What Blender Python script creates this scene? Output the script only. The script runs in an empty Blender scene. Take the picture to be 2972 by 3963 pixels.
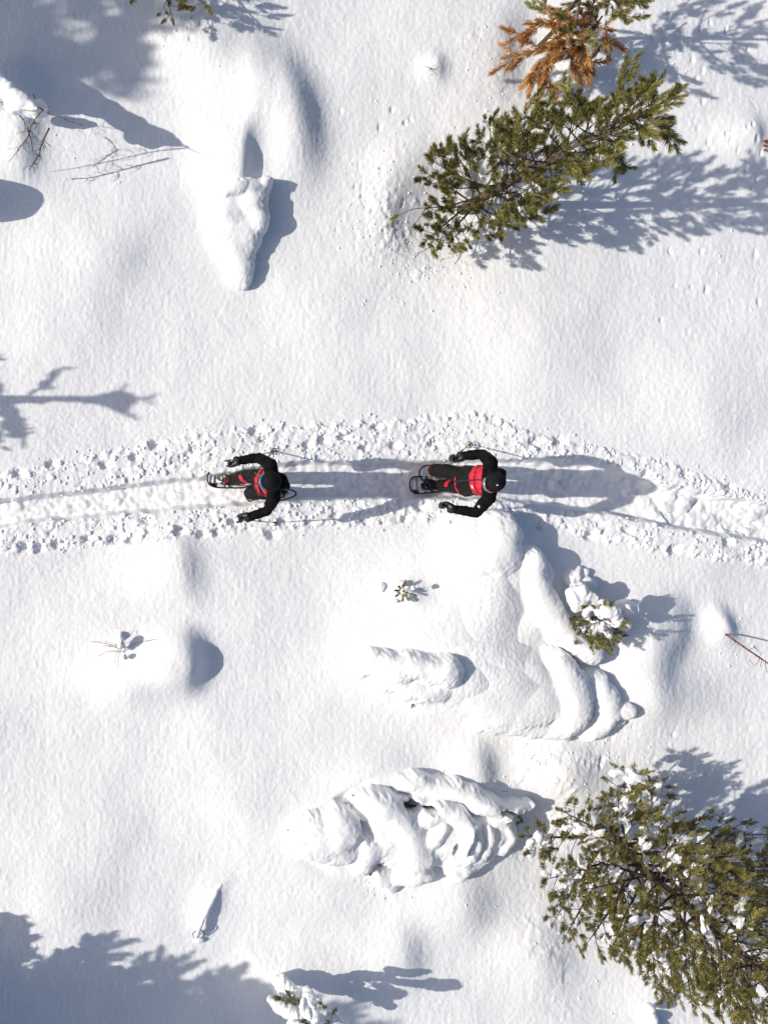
import bpy, bmesh, math, random
import numpy as np
from mathutils import Vector, Matrix

random.seed(7)
C = bpy.context.scene.collection
D = bpy.data
S = bpy.context.scene

# ------------------------------------------------------------------ camera, sky, sun, exposure
H = 12.2                      # metres from the drone to the snow
F = 3665.0                    # focal length in photo pixels
XN = (330 - 1486) * H / F     # straight below the drone
S0 = H / F
cam = D.cameras.new('camera')
cam.sensor_fit = 'HORIZONTAL'
cam.sensor_width = 36
cam.lens = 36 * F / 2972
cam.shift_x = 1156 / 2972
cam.clip_start = 0.1
cam.clip_end = 5000
camo = D.objects.new('camera', cam); C.objects.link(camo)
camo.location = (XN, 0, H)
S.camera = camo

SUN_EL = math.radians(32)
w = D.worlds.new('World'); S.world = w; w.use_nodes = True
nt = w.node_tree; nt.nodes.clear()
sky = nt.nodes.new('ShaderNodeTexSky'); sky.sky_type = 'NISHITA'; sky.sun_disc = False
sky.sun_elevation = SUN_EL; sky.sun_rotation = math.radians(-90)
sky.altitude = 300; sky.air_density = 0.8; sky.dust_density = 3.0; sky.ozone_density = 1.0
hs = nt.nodes.new('ShaderNodeHueSaturation'); hs.inputs['Saturation'].default_value = 1.12
bg = nt.nodes.new('ShaderNodeBackground'); bg.inputs['Strength'].default_value = 0.115
out = nt.nodes.new('ShaderNodeOutputWorld')
nt.links.new(sky.outputs[0], hs.inputs['Color']); nt.links.new(hs.outputs[0], bg.inputs[0]); nt.links.new(bg.outputs[0], out.inputs[0])

sun = D.lights.new('sun', 'SUN'); sun.energy = 4.2; sun.angle = math.radians(0.53); sun.color = (1.0, 0.942, 0.848)
suno = D.objects.new('sun', sun); C.objects.link(suno)
suno.rotation_euler = (0, -(math.pi / 2 - SUN_EL), 0)      # light travels towards +x, down
suno.location = (-20, 0, 15)
S.view_settings.view_transform = 'Standard'; S.view_settings.look = 'None'
S.view_settings.gamma = 1; S.view_settings.exposure = -0.05
S.view_settings.use_curve_mapping = False
S.render.engine = 'CYCLES'
S.cycles.max_bounces = 6; S.cycles.diffuse_bounces = 4

# ------------------------------------------------------------------ helpers
def W(px, py, z=0.0):
    s = (H - z) / F
    return Vector((XN + (px - 330) * s, (1981 - py) * s, z))

def gx(px): return (np.asarray(px, float) - 1486) * S0
def gy(py): return (1981 - np.asarray(py, float)) * S0

def _hash(ix, iy, seed):
    n = (ix.astype(np.int64) * 374761393 + iy.astype(np.int64) * 668265263 + seed * 974634541) & 0xffffffff
    n = ((n ^ (n >> 13)) * 1274126177) & 0xffffffff
    n = ((n ^ (n >> 16)) * 2246822519) & 0xffffffff
    return ((n ^ (n >> 15)) & 0xffffff) / float(0x1000000)

def perlin(x, y, seed=0):
    x0 = np.floor(x); y0 = np.floor(y); fx = x - x0; fy = y - y0
    u = fx * fx * fx * (fx * (fx * 6 - 15) + 10); v = fy * fy * fy * (fy * (fy * 6 - 15) + 10)
    def g(ix, iy, dx, dy):
        a = _hash(ix, iy, seed) * 2 * math.pi
        return np.cos(a) * dx + np.sin(a) * dy
    n00 = g(x0, y0, fx, fy); n10 = g(x0 + 1, y0, fx - 1, fy)
    n01 = g(x0, y0 + 1, fx, fy - 1); n11 = g(x0 + 1, y0 + 1, fx - 1, fy - 1)
    return ((n00 * (1 - u) + n10 * u) * (1 - v) + (n01 * (1 - u) + n11 * u) * v) * 1.5

def worley(x, y, seed=0):
    x0 = np.floor(x); y0 = np.floor(y); best = np.full(x.shape, 9.0); val = np.zeros(x.shape)
    for i in (-1, 0, 1):
        for j in (-1, 0, 1):
            cx = x0 + i; cy = y0 + j
            px = cx + _hash(cx, cy, seed); py = cy + _hash(cx, cy, seed + 17)
            d = (x - px) ** 2 + (y - py) ** 2
            m = d < best
            best = np.where(m, d, best); val = np.where(m, _hash(cx, cy, seed + 31), val)
    return np.sqrt(best), val

def sstep(a, b, x):
    t = np.clip((x - a) / (b - a), 0, 1)
    return t * t * (3 - 2 * t)

def new_mesh(name, verts, faces_flat, nper, smooth=True):
    """verts (n,3) array, faces_flat (m,nper) int array"""
    me = D.meshes.new(name)
    verts = np.asarray(verts, np.float32); f = np.asarray(faces_flat, np.int32).reshape(-1, nper)
    me.vertices.add(len(verts)); me.vertices.foreach_set('co', verts.ravel())
    me.loops.add(f.size); me.loops.foreach_set('vertex_index', f.ravel())
    me.polygons.add(len(f))
    me.polygons.foreach_set('loop_start', np.arange(0, f.size, nper, dtype=np.int32))
    me.polygons.foreach_set('loop_total', np.full(len(f), nper, np.int32))
    me.update(calc_edges=True); me.validate()
    me.polygons.foreach_set('use_smooth', np.full(len(me.polygons), smooth))
    return me

def link(name, me, mat=None, parent=None, loc=None):
    o = D.objects.new(name, me); C.objects.link(o)
    if mat is not None and len(me.materials) == 0: me.materials.append(mat)
    if parent is not None: o.parent = parent
    if loc is not None: o.location = loc
    return o

def empty(name, label, cat, loc, group=None):
    o = D.objects.new(name, None); C.objects.link(o)
    o.location = loc; o.empty_display_size = 0.1
    return tag(o, label, cat, group)

def tag(o, label, cat, group=None):
    o['label'] = label; o['category'] = cat
    if group: o['group'] = group
    return o

# unit icospheres
def _ico(n):
    bm = bmesh.new(); bmesh.ops.create_icosphere(bm, subdivisions=n, radius=1)
    bm.verts.ensure_lookup_table()
    v = np.array([x.co[:] for x in bm.verts]); f = np.array([[q.index for q in p.verts] for p in bm.faces]); bm.free()
    return v, f
ICO1, ICO2, ICO3 = _ico(1), _ico(2), _ico(3)

def rot3(rz=0, ry=0, rx=0):
    return np.array((Matrix.Rotation(rz, 3, 'Z') @ Matrix.Rotation(ry, 3, 'Y') @ Matrix.Rotation(rx, 3, 'X')))

def ellipsoids_mesh(name, ells, ico=ICO2):
    """ells: (centre, radii, rot3 or None)"""
    V = []; Fs = []; off = 0
    for c, r, R in ells:
        v = ico[0] * np.asarray(r, float)
        if R is not None: v = v @ np.asarray(R).T
        V.append(v + np.asarray(c, float)); Fs.append(ico[1] + off); off += len(v)
    return new_mesh(name, np.concatenate(V), np.concatenate(Fs), 3)

def laplace(me, it=3, lam=0.6):
    n = len(me.vertices); co = np.empty(n * 3, np.float32); me.vertices.foreach_get('co', co); co = co.reshape(-1, 3).astype(float)
    e = np.empty(len(me.edges) * 2, np.int32); me.edges.foreach_get('vertices', e); e = e.reshape(-1, 2)
    deg = np.bincount(e.ravel(), minlength=n).clip(1)
    for _ in range(it):
        acc = np.empty_like(co)
        for k in range(3):
            acc[:, k] = np.bincount(e[:, 0], co[e[:, 1], k], n) + np.bincount(e[:, 1], co[e[:, 0], k], n)
        co += lam * (acc / deg[:, None] - co)
    me.vertices.foreach_set('co', co.astype(np.float32).ravel()); me.update()

def get_co(me):
    co = np.empty(len(me.vertices) * 3, np.float32); me.vertices.foreach_get('co', co); return co.reshape(-1, 3).astype(float)
def get_no(me):
    no = np.empty(len(me.vertices) * 3, np.float32); me.vertices.foreach_get('normal', no); return no.reshape(-1, 3).astype(float)

def grain(me, amps, seed=0):
    """push vertices along their normals with 3-axis noise: amps = [(wavelength, amplitude)]"""
    co = get_co(me); no = get_no(me); d = np.zeros(len(co))
    for k, (wl, a) in enumerate(amps):
        q = co / wl
        d += a * (perlin(q[:, 0] + q[:, 2] * .37, q[:, 1] + q[:, 2] * .61, seed + k * 7)
                  + .6 * perlin(q[:, 2] * 1.1 + 11, q[:, 0] - q[:, 1] * .5, seed + k * 7 + 3))
    co += no * d[:, None]
    me.vertices.foreach_set('co', co.astype(np.float32).ravel()); me.update()

def remesh(me, voxel, it=3, lam=.6):
    o = D.objects.new('tmp', me); C.objects.link(o)
    m = o.modifiers.new('r', 'REMESH'); m.mode = 'VOXEL'; m.voxel_size = voxel
    dg = bpy.context.evaluated_depsgraph_get(); dg.update()
    r = D.meshes.new_from_object(o.evaluated_get(dg))
    D.objects.remove(o); D.meshes.remove(me)
    laplace(r, it, lam)
    r.polygons.foreach_set('use_smooth', np.full(len(r.polygons), True))
    return r

def blob(name, ells, voxel, it=3, lam=.6, amps=None, seed=0):
    me = remesh(ellipsoids_mesh('tmp', ells), voxel, it, lam)
    if amps: grain(me, amps, seed)
    me.name = name
    return me

def chain(pts, step=.4):
    """pts: [(xyz, r or (rx,ry,rz))] -> ellipsoid list along the polyline"""
    E = []
    for (p, r), (q, s) in zip(pts[:-1], pts[1:]):
        p = np.array(p, float); q = np.array(q, float)
        r = np.broadcast_to(np.asarray(r, float), 3); s = np.broadcast_to(np.asarray(s, float), 3)
        n = max(2, int(np.linalg.norm(q - p) / (step * min(r.min(), s.min()))) + 1)
        for k in range(n + 1):
            t = k / n
            E.append((p + (q - p) * t, r + (s - r) * t, None))
    return E

class Tubes:
    """collects tapered tubes into one mesh"""
    def __init__(s): s.V = []; s.Fq = []; s.n = 0
    def add(s, pts, radii, seg=5):
        pts = [Vector(p) for p in pts]
        n = len(pts); radii = [radii] * n if np.isscalar(radii) else list(radii)
        if len(radii) != n: radii = list(np.interp(np.linspace(0, 1, n), np.linspace(0, 1, len(radii)), radii))
        t0 = (pts[1] - pts[0]).normalized()
        a = t0.orthogonal().normalized()
        base = s.n
        for i in range(n):
            t = (pts[min(i + 1, n - 1)] - pts[max(i - 1, 0)])
            t = t.normalized() if t.length > 1e-9 else t0
            a = (a - t * a.dot(t)); a = a.normalized() if a.length > 1e-6 else t.orthogonal().normalized()
            b = t.cross(a)
            for k in range(seg):
                th = 2 * math.pi * k / seg
                s.V.append(pts[i] + (a * math.cos(th) + b * math.sin(th)) * radii[i])
        for i in range(n - 1):
            for k in range(seg):
                k2 = (k + 1) % seg
                s.Fq.append((base + i * seg + k, base + i * seg + k2, base + (i + 1) * seg + k2, base + (i + 1) * seg + k))
        s.V.append(pts[0]); s.V.append(pts[-1]); c0 = base + n * seg; c1 = c0 + 1
        for k in range(seg):
            k2 = (k + 1) % seg
            s.Fq.append((c0, base + k2, base + k, base + k) if False else (c0, base + k2, base + k, c0))
            s.Fq.append((c1, base + (n - 1) * seg + k, base + (n - 1) * seg + k2, c1))
        s.n += n * seg + 2
        return s
    def mesh(s, name):
        me = D.meshes.new(name)
        faces = [tuple(dict.fromkeys(f)) for f in s.Fq]
        me.from_pydata([tuple(v) for v in s.V], [], faces); me.update()
        me.polygons.foreach_set('use_smooth', np.full(len(me.polygons), True))
        return me

def curve_pts(pts, n=6):
    """catmull-rom resample"""
    P = [Vector(p) for p in pts]; P = [P[0] * 2 - P[1]] + P + [P[-1] * 2 - P[-2]]
    out = []
    for i in range(1, len(P) - 2):
        for k in range(n):
            t = k / n; a, b, c, d = P[i - 1], P[i], P[i + 1], P[i + 2]
            out.append(.5 * ((2 * b) + (c - a) * t + (2 * a - 5 * b + 4 * c - d) * t * t + (3 * b - a - 3 * c + d) * t ** 3))
    out.append(P[-2]); return out

# ------------------------------------------------------------------ materials
def mat(name, col, rough=.6, spec=.3, metal=0, coat=0):
    m = D.materials.new(name); m.use_nodes = True
    b = m.node_tree.nodes['Principled BSDF']
    b.inputs['Base Color'].default_value = (*col, 1); b.inputs['Roughness'].default_value = rough
    b.inputs['Specular IOR Level'].default_value = spec; b.inputs['Metallic'].default_value = metal
    if coat: b.inputs['Coat Weight'].default_value = coat
    return m

def noise_mix(m, c1, c2, scale, lo=.4, hi=.6, detail=4, bump=0, bump_scale=None, bdist=.01):
    """base colour = noise mix of two real colours, optional fine bump"""
    t = m.node_tree; b = t.nodes['Principled BSDF']
    tc = t.nodes.new('ShaderNodeTexCoord'); n = t.nodes.new('ShaderNodeTexNoise')
    n.inputs['Scale'].default_value = scale; n.inputs['Detail'].default_value = detail
    r = t.nodes.new('ShaderNodeValToRGB'); r.color_ramp.elements[0].position = lo; r.color_ramp.elements[1].position = hi
    r.color_ramp.elements[0].color = (*c1, 1); r.color_ramp.elements[1].color = (*c2, 1)
    t.links.new(tc.outputs['Object'], n.inputs['Vector']); t.links.new(n.outputs['Fac'], r.inputs['Fac']); t.links.new(r.outputs[0], b.inputs['Base Color'])
    if bump:
        n2 = t.nodes.new('ShaderNodeTexNoise'); n2.inputs['Scale'].default_value = bump_scale or scale * 4; n2.inputs['Detail'].default_value = 3
        bp = t.nodes.new('ShaderNodeBump'); bp.inputs['Strength'].default_value = bump; bp.inputs['Distance'].default_value = bdist
        t.links.new(tc.outputs['Object'], n2.inputs['Vector']); t.links.new(n2.outputs['Fac'], bp.inputs['Height']); t.links.new(bp.outputs[0], b.inputs['Normal'])
    return m

snow = mat('snow', (.86, .87, .885), .75, .15)
noise_mix(snow, (.855, .86, .868), (.885, .887, .888), 3, bump=.35, bump_scale=60, bdist=.012)

def needles_mat(name, dark, mid, light):
    m = mat(name, mid, .45, .35); t = m.node_tree; b = t.nodes['Principled BSDF']
    g = t.nodes.new('ShaderNodeNewGeometry'); oi = t.nodes.new('ShaderNodeObjectInfo')
    mx = t.nodes.new('ShaderNodeMath'); mx.operation = 'MULTIPLY_ADD'; mx.inputs[1].default_value = .55
    m2 = t.nodes.new('ShaderNodeMath'); m2.operation = 'MULTIPLY'; m2.inputs[1].default_value = .45
    r = t.nodes.new('ShaderNodeValToRGB'); e = r.color_ramp.elements
    e[0].position = .1; e[0].color = (*dark, 1); e[1].position = .9; e[1].color = (*light, 1)
    k = e.new(.5); k.color = (*mid, 1)
    t.links.new(oi.outputs['Random'], m2.inputs[0]); t.links.new(g.outputs['Random Per Island'], mx.inputs[0]); t.links.new(m2.outputs[0], mx.inputs[2])
    t.links.new(mx.outputs[0], r.inputs['Fac']); t.links.new(r.outputs[0], b.inputs['Base Color'])
    return m
green = needles_mat('pine_needles', (.090, .100, .030), (.200, .190, .052), (.34, .285, .095))
orange = needles_mat('dead_needles', (.28, .12, .035), (.44, .21, .065), (.60, .35, .13))
bark = mat('bark', (.12, .085, .06), .85, .1); noise_mix(bark, (.045, .034, .026), (.13, .10, .075), 30, bump=.4, bump_scale=90)
twigm = mat('twig_bark', (.13, .09, .06), .8, .1); noise_mix(twigm, (.06, .045, .032), (.15, .11, .075), 25)
redtwig = mat('reddish_bark', (.16, .07, .05), .8, .1); noise_mix(redtwig, (.10, .045, .035), (.24, .12, .09), 25)

# ------------------------------------------------------------------ the snow surface
BU = ([-600, 0, 400, 900, 1450, 1850, 2100, 2350, 2600, 2972, 3500], [1880, 1825, 1745, 1650, 1625, 1590, 1680, 1730, 1790, 1925, 2000])
YT = ([-600, 0, 400, 830, 1100, 1650, 1950, 2300, 2500, 2700, 2972, 3500], [2020, 1938, 1892, 1842, 1790, 1782, 1772, 1790, 1850, 1905, 1945, 2030])
YB = ([-600, 0, 500, 1000, 1300, 1650, 1950, 2300, 2500, 2700, 2972, 3500], [2110, 2032, 1984, 1948, 1930, 1925, 1932, 1978, 2015, 2060, 2095, 2180])
BL = ([-600, 0, 500, 1000, 1500, 1900, 2200, 2500, 2972, 3500], [2220, 2150, 2098, 2060, 2035, 2010, 2060, 2135, 2195, 2300])

HOLES = [(990, 1667, 20, .07), (1022, 1699, 16, .05), (601, 1721, 20, .07), (755, 1739, 18, .05), (524, 1769, 17, .06), (723, 1771, 24, .05),
         (77, 1830, 20, .06), (203, 1798, 20, .06), (1252, 1703, 18, .06), (1409, 1731, 13, .2), (692, 2053, 20, .07), (778, 2068, 16, .06),
         (841, 2061, 18, .06), (1053, 2068, 20, .07), (1090, 2017, 18, .05), (1297, 1997, 16, .05), (1411, 2014, 18, .06), (897, 2020, 14, .16),
         (448, 2086, 20, .07), (340, 2086, 18, .06), (230, 2106, 20, .06), (574, 2015, 18, .05), (95, 2110, 18, .06), (1528, 1723, 18, .05),
         (1684, 1713, 20, .05), (2073, 1708, 22, .05), (2162, 1708, 22, .06), (2496, 1832, 14, .2), (1627, 1961, 20, .06), (1566, 2007, 16, .05),
         (2092, 2035, 16, .06), (2286, 2073, 20, .06), (2423, 2050, 18, .05), (2603, 2125, 20, .12), (2812, 2097, 18, .06), (2821, 1888, 18, .05),
         (2651, 1836, 18, .05), (1460, 1650, 16, .05), (1330, 1690, 18, .05), (1190, 1720, 16, .05), (410, 1800, 18, .05), (150, 2120, 18, .06), (510, 2090, 16, .05)]

# (cx, cy, r_left, r_right, r_y, tilt_deg, height, power)
DOMES = [
    (930, 430, 190, 90, 270, 5, .17, 2.4), (915, 665, 130, 46, 130, 5, .15, 2.6), (1100, 430, 130, 105, 230, -14, .27, 2.3),
    (695, 2555, 150, 92, 112, 0, .31, 2.8), (500, 2610, 140, 130, 110, 10, .16, 2), (690, 2200, 170, 80, 130, -8, .13, 2),
    (1760, 2330, 330, 280, 230, 0, .26, 2), (1880, 2120, 170, 120, 160, 0, .22, 2.0),
    (1850, 2620, 460, 330, 190, 5, .24, 2.4), (2470, 2600, 150, 110, 210, -8, .20, 2.2), (2560, 2440, 160, 95, 130, 10, .16, 2.6),
    (2790, 2420, 60, 45, 75, -30, .12, 2.2), (1540, 3690, 190, 90, 130, -10, .14, 2), (1770, 3480, 200, 120, 130, -10, .15, 2),
    (1835, 2985, 110, 75, 110, -10, .17, 2.2), (1480, 3000, 250, 200, 150, 0, .10, 2), (1250, 3220, 280, 300, 200, 0, .10, 2),
    (820, 3500, 70, 34, 110, 24, .04, 2.0), (2180, 3000, 160, 120, 110, 0, .16, 2), (2080, 3700, 150, 110, 150, 0, .10, 2),
    (300, 1150, 260, 260, 260, 0, .05, 2), (1275, 3125, 140, 140, 24, -36, -.15, 2.4), (1455, 3060, 60, 60, 16, -10, -.12, 2.4), (1215, 3340, 70, 70, 22, 24, -.03, 2.0), (420, 1000, 150, 140, 130, 0, .06, 2), (2150, 1350, 300, 180, 220, 20, .09, 2), (2700, 1560, 300, 230, 170, 0, .08, 2),
    (1250, 1180, 260, 200, 140, 0, .06, 2), (900, 3100, 260, 180, 200, 0, .07, 2), (350, 3200, 280, 180, 250, 0, .08, 2), (250, 3480, 180, 150, 110, 0, .05, 2),
    (780, 180, 200, 140, 110, 0, .12, 2), (1680, 260, 60, 40, 55, 0, .07, 2), (2900, 520, 130, 50, 70, 0, .10, 2), (60, 420, 240, 90, 180, 0, .16, 2.4), (80, 620, 120, 70, 90, 0, .10, 2),
    (2600, 2700, 140, 140, 110, 0, .10, 2), (2040, 3180, 60, 120, 110, 0, -.10, 2), (1560, 2290, 90, 60, 60, 0, .07, 2), (1050, 3790, 170, 260, 140, 0, .12, 2),
    (1765, 830, 260, 330, 190, -12, -.26, 2.4), (2080, 180, 110, 160, 190, 10, -.16, 2.4), (2350, 3450, 330, 500, 450, 0, -.12, 2),
    (1540, 640, 90, 120, 130, 0, .06, 2), (1500, 830, 70, 60, 130, 0, .06, 2),
]
ROUGH = [  # (cx, cy, rx, ry, strength): crust broken by snow that dropped from the branches
    (1540, 900, 240, 230, 1.0), (1700, 1020, 200, 140, .8), (1480, 700, 150, 170, .7), (2650, 350, 420, 330, .45), (2000, 250, 220, 260, .6),
    (2150, 3450, 190, 420, 1.0), (2150, 3000, 250, 140, 1.0), (2480, 3000, 250, 130, .5), (120, 480, 180, 220, .45), (2800, 1000, 250, 250, .3),
    (1480, 3350, 150, 60, .2), (1480, 3420, 80, 40, .3), (2650, 200, 400, 200, .45), (2420, 2870, 180, 90, .3), (2950, 2560, 160, 110, .3), (700, 140, 140, 60, .4)]

_rp = random.Random(91)
PITS = []
for _cx, _cy, _rx, _ry, _n in ((2650, 350, 330, 300, 34), (1450, 650, 170, 300, 18), (2700, 1100, 260, 200, 10), (2750, 620, 200, 120, 8), (700, 130, 150, 60, 6), (2400, 2880, 220, 80, 8)):
    for _ in range(_n): PITS.append((_cx + _rp.uniform(-_rx, _rx), _cy + _rp.uniform(-_ry, _ry), _rp.uniform(4, 9), _rp.uniform(1.0, 2.2), _rp.uniform(.010, .026)))

def height(X, Y):
    px = X / S0 + 1486; py = 1981 - Y / S0
    h = .06 * perlin(X / 3.1, Y / 3.1, 3) + .030 * perlin(X / 1.3, Y / 1.3, 4) + .007 * perlin(X / .5, Y / .5, 5)
    x0, x1, y0, y1 = px.min(), px.max(), py.min(), py.max()
    def off(cx, cy, r): return cx + r < x0 or cx - r > x1 or cy + r < y0 or cy - r > y1
    for cx, cy, rl, rr, ry, tl, hh, p in DOMES:
        if off(cx, cy, 2.9 * max(rl, rr, ry)): continue
        a = math.radians(tl); dx = px - cx; dy = py - cy
        u = dx * math.cos(a) + dy * math.sin(a); v = -dx * math.sin(a) + dy * math.cos(a)
        r = np.sqrt((u / np.where(u < 0, rl, rr)) ** 2 + (v / ry) ** 2)
        h = h + hh * np.exp(-np.power(r, p))
    inside = (np.abs(px - 1486) < 2200) & (np.abs(py - 1981) < 2700)
    # grain of the wind packed snow
    fine = .0022 * perlin(X / .072, Y / .085, 11) + .0034 * perlin(X / .042 + .3 * Y, Y / .046, 12) + .0022 * perlin(X / .17, Y / .2, 14)
    rough = np.zeros_like(h)
    for cx, cy, rx, ry, s in ROUGH:
        if off(cx, cy, 2.9 * max(rx, ry)): continue
        rough = np.maximum(rough, s * np.exp(-(((px - cx) / rx) ** 2 + ((py - cy) / ry) ** 2)))
    wn = perlin(X / .30, Y / .30, 40)
    # trail
    j = 9 * perlin(X / .12, Y / .12, 21) + 5 * perlin(X / .05, Y / .05, 22)
    bu = np.interp(px, *BU) + j * 2.2; jw = 8 * perlin(X / .28, Y / .5, 23) + 3 * perlin(X / .11, Y / .2, 24); yt = np.interp(px, *YT) + jw; yb = np.interp(px, *YB) - jw; bl = np.interp(px, *BL) + j * 2.2
    churn = sstep(0, 30, py - bu) * sstep(0, 30, bl - py)
    floor = sstep(-9, 14, py - yt) * sstep(-9, 14, yb - py)
    m = np.maximum(churn * (1 - floor), rough * sstep(-.35, .25, wn + rough - .45))
    sub = np.nonzero((m > .01) & inside)
    if len(sub[0]):
        x, y = X[sub], Y[sub]
        d1, v1 = worley(x / .085 + .4 * perlin(x / .06, y / .06, 61), y / .085, 51)
        d2, v2 = worley(x / .045, y / .045, 52)
        d3, v3 = worley(x / .16, y / .16, 53)
        lump = .024 * v1 * np.clip(1 - d1 * 1.25, 0, 1) ** .7 + (.012 * v2) * np.clip(1 - d2 * 1.2, 0, 1) ** .7 - .018 * (v3 > .62) * np.clip(1 - d3 * 2.0, 0, 1) ** .6
        h[sub] += m[sub] * (lump - .008) * (.25 + .75 * sstep(-.35, .35, perlin(x / .35, y / .25, 55)))
    h = h + .03 * churn * (1 - floor) - .15 * floor
    h = h + fine * (1 - .5 * floor)
    # snowshoe prints on the packed floor
    fl = np.nonzero((floor > .3) & inside)
    if len(fl[0]):
        x, y = X[fl], Y[fl]
        d1, v1 = worley(x / .24, y / .17, 71)
        h[fl] += floor[fl] * (.028 * v1 * sstep(.55, .2, d1) - .012 + .010 * perlin(x / .07, y / .07, 72))
        far = sstep(2420, 2600, px[fl])
        d3, v3 = worley(x / .34 + .5 * perlin(x / .2, y / .2, 74), y / .2, 73)
        h[fl] += far * .09 * (v3 * np.clip(1.1 - d3, 0, 1))
    for cx, cy, r, dep in HOLES:
        if off(cx, cy, 3 * r): continue
        q = np.sqrt(((px - cx) / (r * 1.35)) ** 2 + ((py - cy) / (r * .95)) ** 2)
        q = q + .25 * perlin(X / .045, Y / .045, 91); h = h - min(dep, .075) * sstep(1.3, .35, q)
    for cx, cy, r, e, dep in PITS:
        if off(cx, cy, 3 * r * e): continue
        q = np.sqrt(((px - cx) / r) ** 2 + ((py - cy) / (r * e)) ** 2)
        h = h - dep * sstep(1.4, .2, q + .5 * perlin(X / .05, Y / .05, 92))
    return h

def hz(px, py):
    """snow height at the point seen at a photo pixel (ground level)"""
    X = np.array([float(gx(px))]); Y = np.array([float(gy(py))])
    return float(height(X, Y)[0])
def hxy(x, y): return float(height(np.array([float(x)]), np.array([float(y)]))[0])

def axis(lo, hi, fine_spans, step):
    xs = list(np.arange(lo, hi + 1e-6, step))
    for a, b, st in fine_spans:
        xs = [x for x in xs if x < a or x > b] + list(np.arange(a, b, st))
    far = []
    d = step
    x = hi
    while x < 1800:
        d *= 1.35; x += d; far.append(x)
    d = step; x = lo; far2 = []
    while x > -1800:
        d *= 1.35; x -= d; far2.append(x)
    return np.array(sorted(set(np.round(xs + far + far2, 5))))
ax = axis(-5.6, 5.6, [], .0145)
ay = axis(-7.0, 7.0, [(-.75, 1.35, .0115)], .018)
GX, GY = np.meshgrid(ax, ay)
GZ = np.empty_like(GX)
for _i in range(0, GX.shape[0], 60):
    for _j in range(0, GX.shape[1], 80): GZ[_i:_i + 60, _j:_j + 80] = height(GX[_i:_i + 60, _j:_j + 80], GY[_i:_i + 60, _j:_j + 80])
edge = np.maximum(np.abs(GX) / 60, np.abs(GY) / 60)
GZ = GZ * np.clip(2 - edge, 0, 1)
nx, ny = len(ax), len(ay)
idx = np.arange(nx * ny, dtype=np.int32).reshape(ny, nx)
quads = np.stack([idx[:-1, :-1], idx[:-1, 1:], idx[1:, 1:], idx[1:, :-1]], -1).reshape(-1, 4)
ground = link('snow_ground', new_mesh('snow_ground', np.stack([GX, GY, GZ], -1).reshape(-1, 3), quads, 4), snow)
ground['kind'] = 'structure'
ground['label'] = 'deep smooth snow with drifts and a trodden trail'

# loose lumps thrown up beside the trail and under the pines
rs = np.random.RandomState(5)
def lumps(name, pos, size, label, ico=ICO1):
    n = len(pos); v, f = ico
    V = np.repeat(v[None], n, 0) * (1 + .16 * np.clip(rs.randn(n, len(v), 1), -1.5, 1.5))
    if ico is ICO2:
        q = v[None] * 1.6 + rs.rand(n, 1, 3) * 50
        V = v[None] * (1 + .34 * perlin(q[..., 0] + q[..., 2], q[..., 1] - q[..., 2] * .6, 5) + .22 * perlin(q[..., 2] * 2, q[..., 0] * 2 + q[..., 1], 6))[..., None]
    V = V * (size[:, None, None] * np.array([1.05, 1.0, .75])) + pos[:, None, :]
    Fc = (f[None] + (np.arange(n) * len(v))[:, None, None]).reshape(-1, 3)
    o = link(name, new_mesh(name, V.reshape(-1, 3), Fc, 3), snow); o['kind'] = 'stuff'; o['label'] = label
    return o
P = []; Z = []
while len(P) < 1500:
    x = rs.uniform(-150, 3120); a, b, c, d = (np.interp(x, *q) for q in (BU, YT, YB, BL))
    y = rs.uniform(a - 25, b + 4) if rs.rand() < .58 else rs.uniform(c - 4, d + 25)
    if y < a or y > d:
        if rs.rand() < .6: continue
    P.append((x, y)); Z.append(.005 + .017 * rs.rand() ** 2.2)
P = np.array(P); Z = np.array(Z)
pos = np.stack([gx(P[:, 0]), gy(P[:, 1])], -1)
pos = np.concatenate([pos, (height(pos[:, 0], pos[:, 1]) + Z * .12)[:, None]], 1)
lumps('snow_lumps', pos, Z, 'loose snow lumps thrown up along both sides of the trail')
P = []; Z = []
while len(P) < 420:
    x = rs.uniform(-150, 3120); a, b, c, d = (np.interp(x, *q) for q in (BU, YT, YB, BL))
    y = rs.uniform(a + 8, b - 6) if rs.rand() < .58 else rs.uniform(c + 6, d - 8)
    P.append((x, y)); Z.append(.018 + .022 * rs.rand() ** 1.6)
P = np.array(P); Z = np.array(Z)
pos = np.stack([gx(P[:, 0]), gy(P[:, 1])], -1)
pos = np.concatenate([pos, (height(pos[:, 0], pos[:, 1]) - Z * .15)[:, None]], 1)
lumps('snow_chunks', pos, Z, 'bigger soft chunks of snow in the churned trail edges', ICO2)
P = []; Z = []
while len(P) < 900:
    cx, cy, rx, ry, s = ROUGH[rs.randint(len(ROUGH))]
    if rs.rand() > s * .8: continue
    P.append((cx + rx * .7 * rs.randn(), cy + ry * .7 * rs.randn())); Z.append(.005 + .013 * rs.rand() ** 2)
P = np.array(P); Z = np.array(Z)
pos = np.stack([gx(P[:, 0]), gy(P[:, 1])], -1)
pos = np.concatenate([pos, (height(pos[:, 0], pos[:, 1]) + Z * .1)[:, None]], 1)
lumps('snow_crumbs', pos, Z, 'crumbs of snow dropped from the branches')

# ------------------------------------------------------------------ snow shaped masses
def lobe(px, py, rx, ry, top, rot=0, thick=None):
    """ellipsoid of snow whose top stands `top` metres up, outline rx, ry in photo pixels"""
    thick = thick if thick else max(.10, min(.30, top * .8))
    top = top + hz(px, py)
    zc = top - thick
    s = (H - max(zc, 0)) / F
    c = W(px, py, zc + thick * .4); c.z = zc
    return (tuple(c), (rx * s * 1.13, ry * s * 1.13, thick * 1.05), rot3(-math.radians(rot)))

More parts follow.
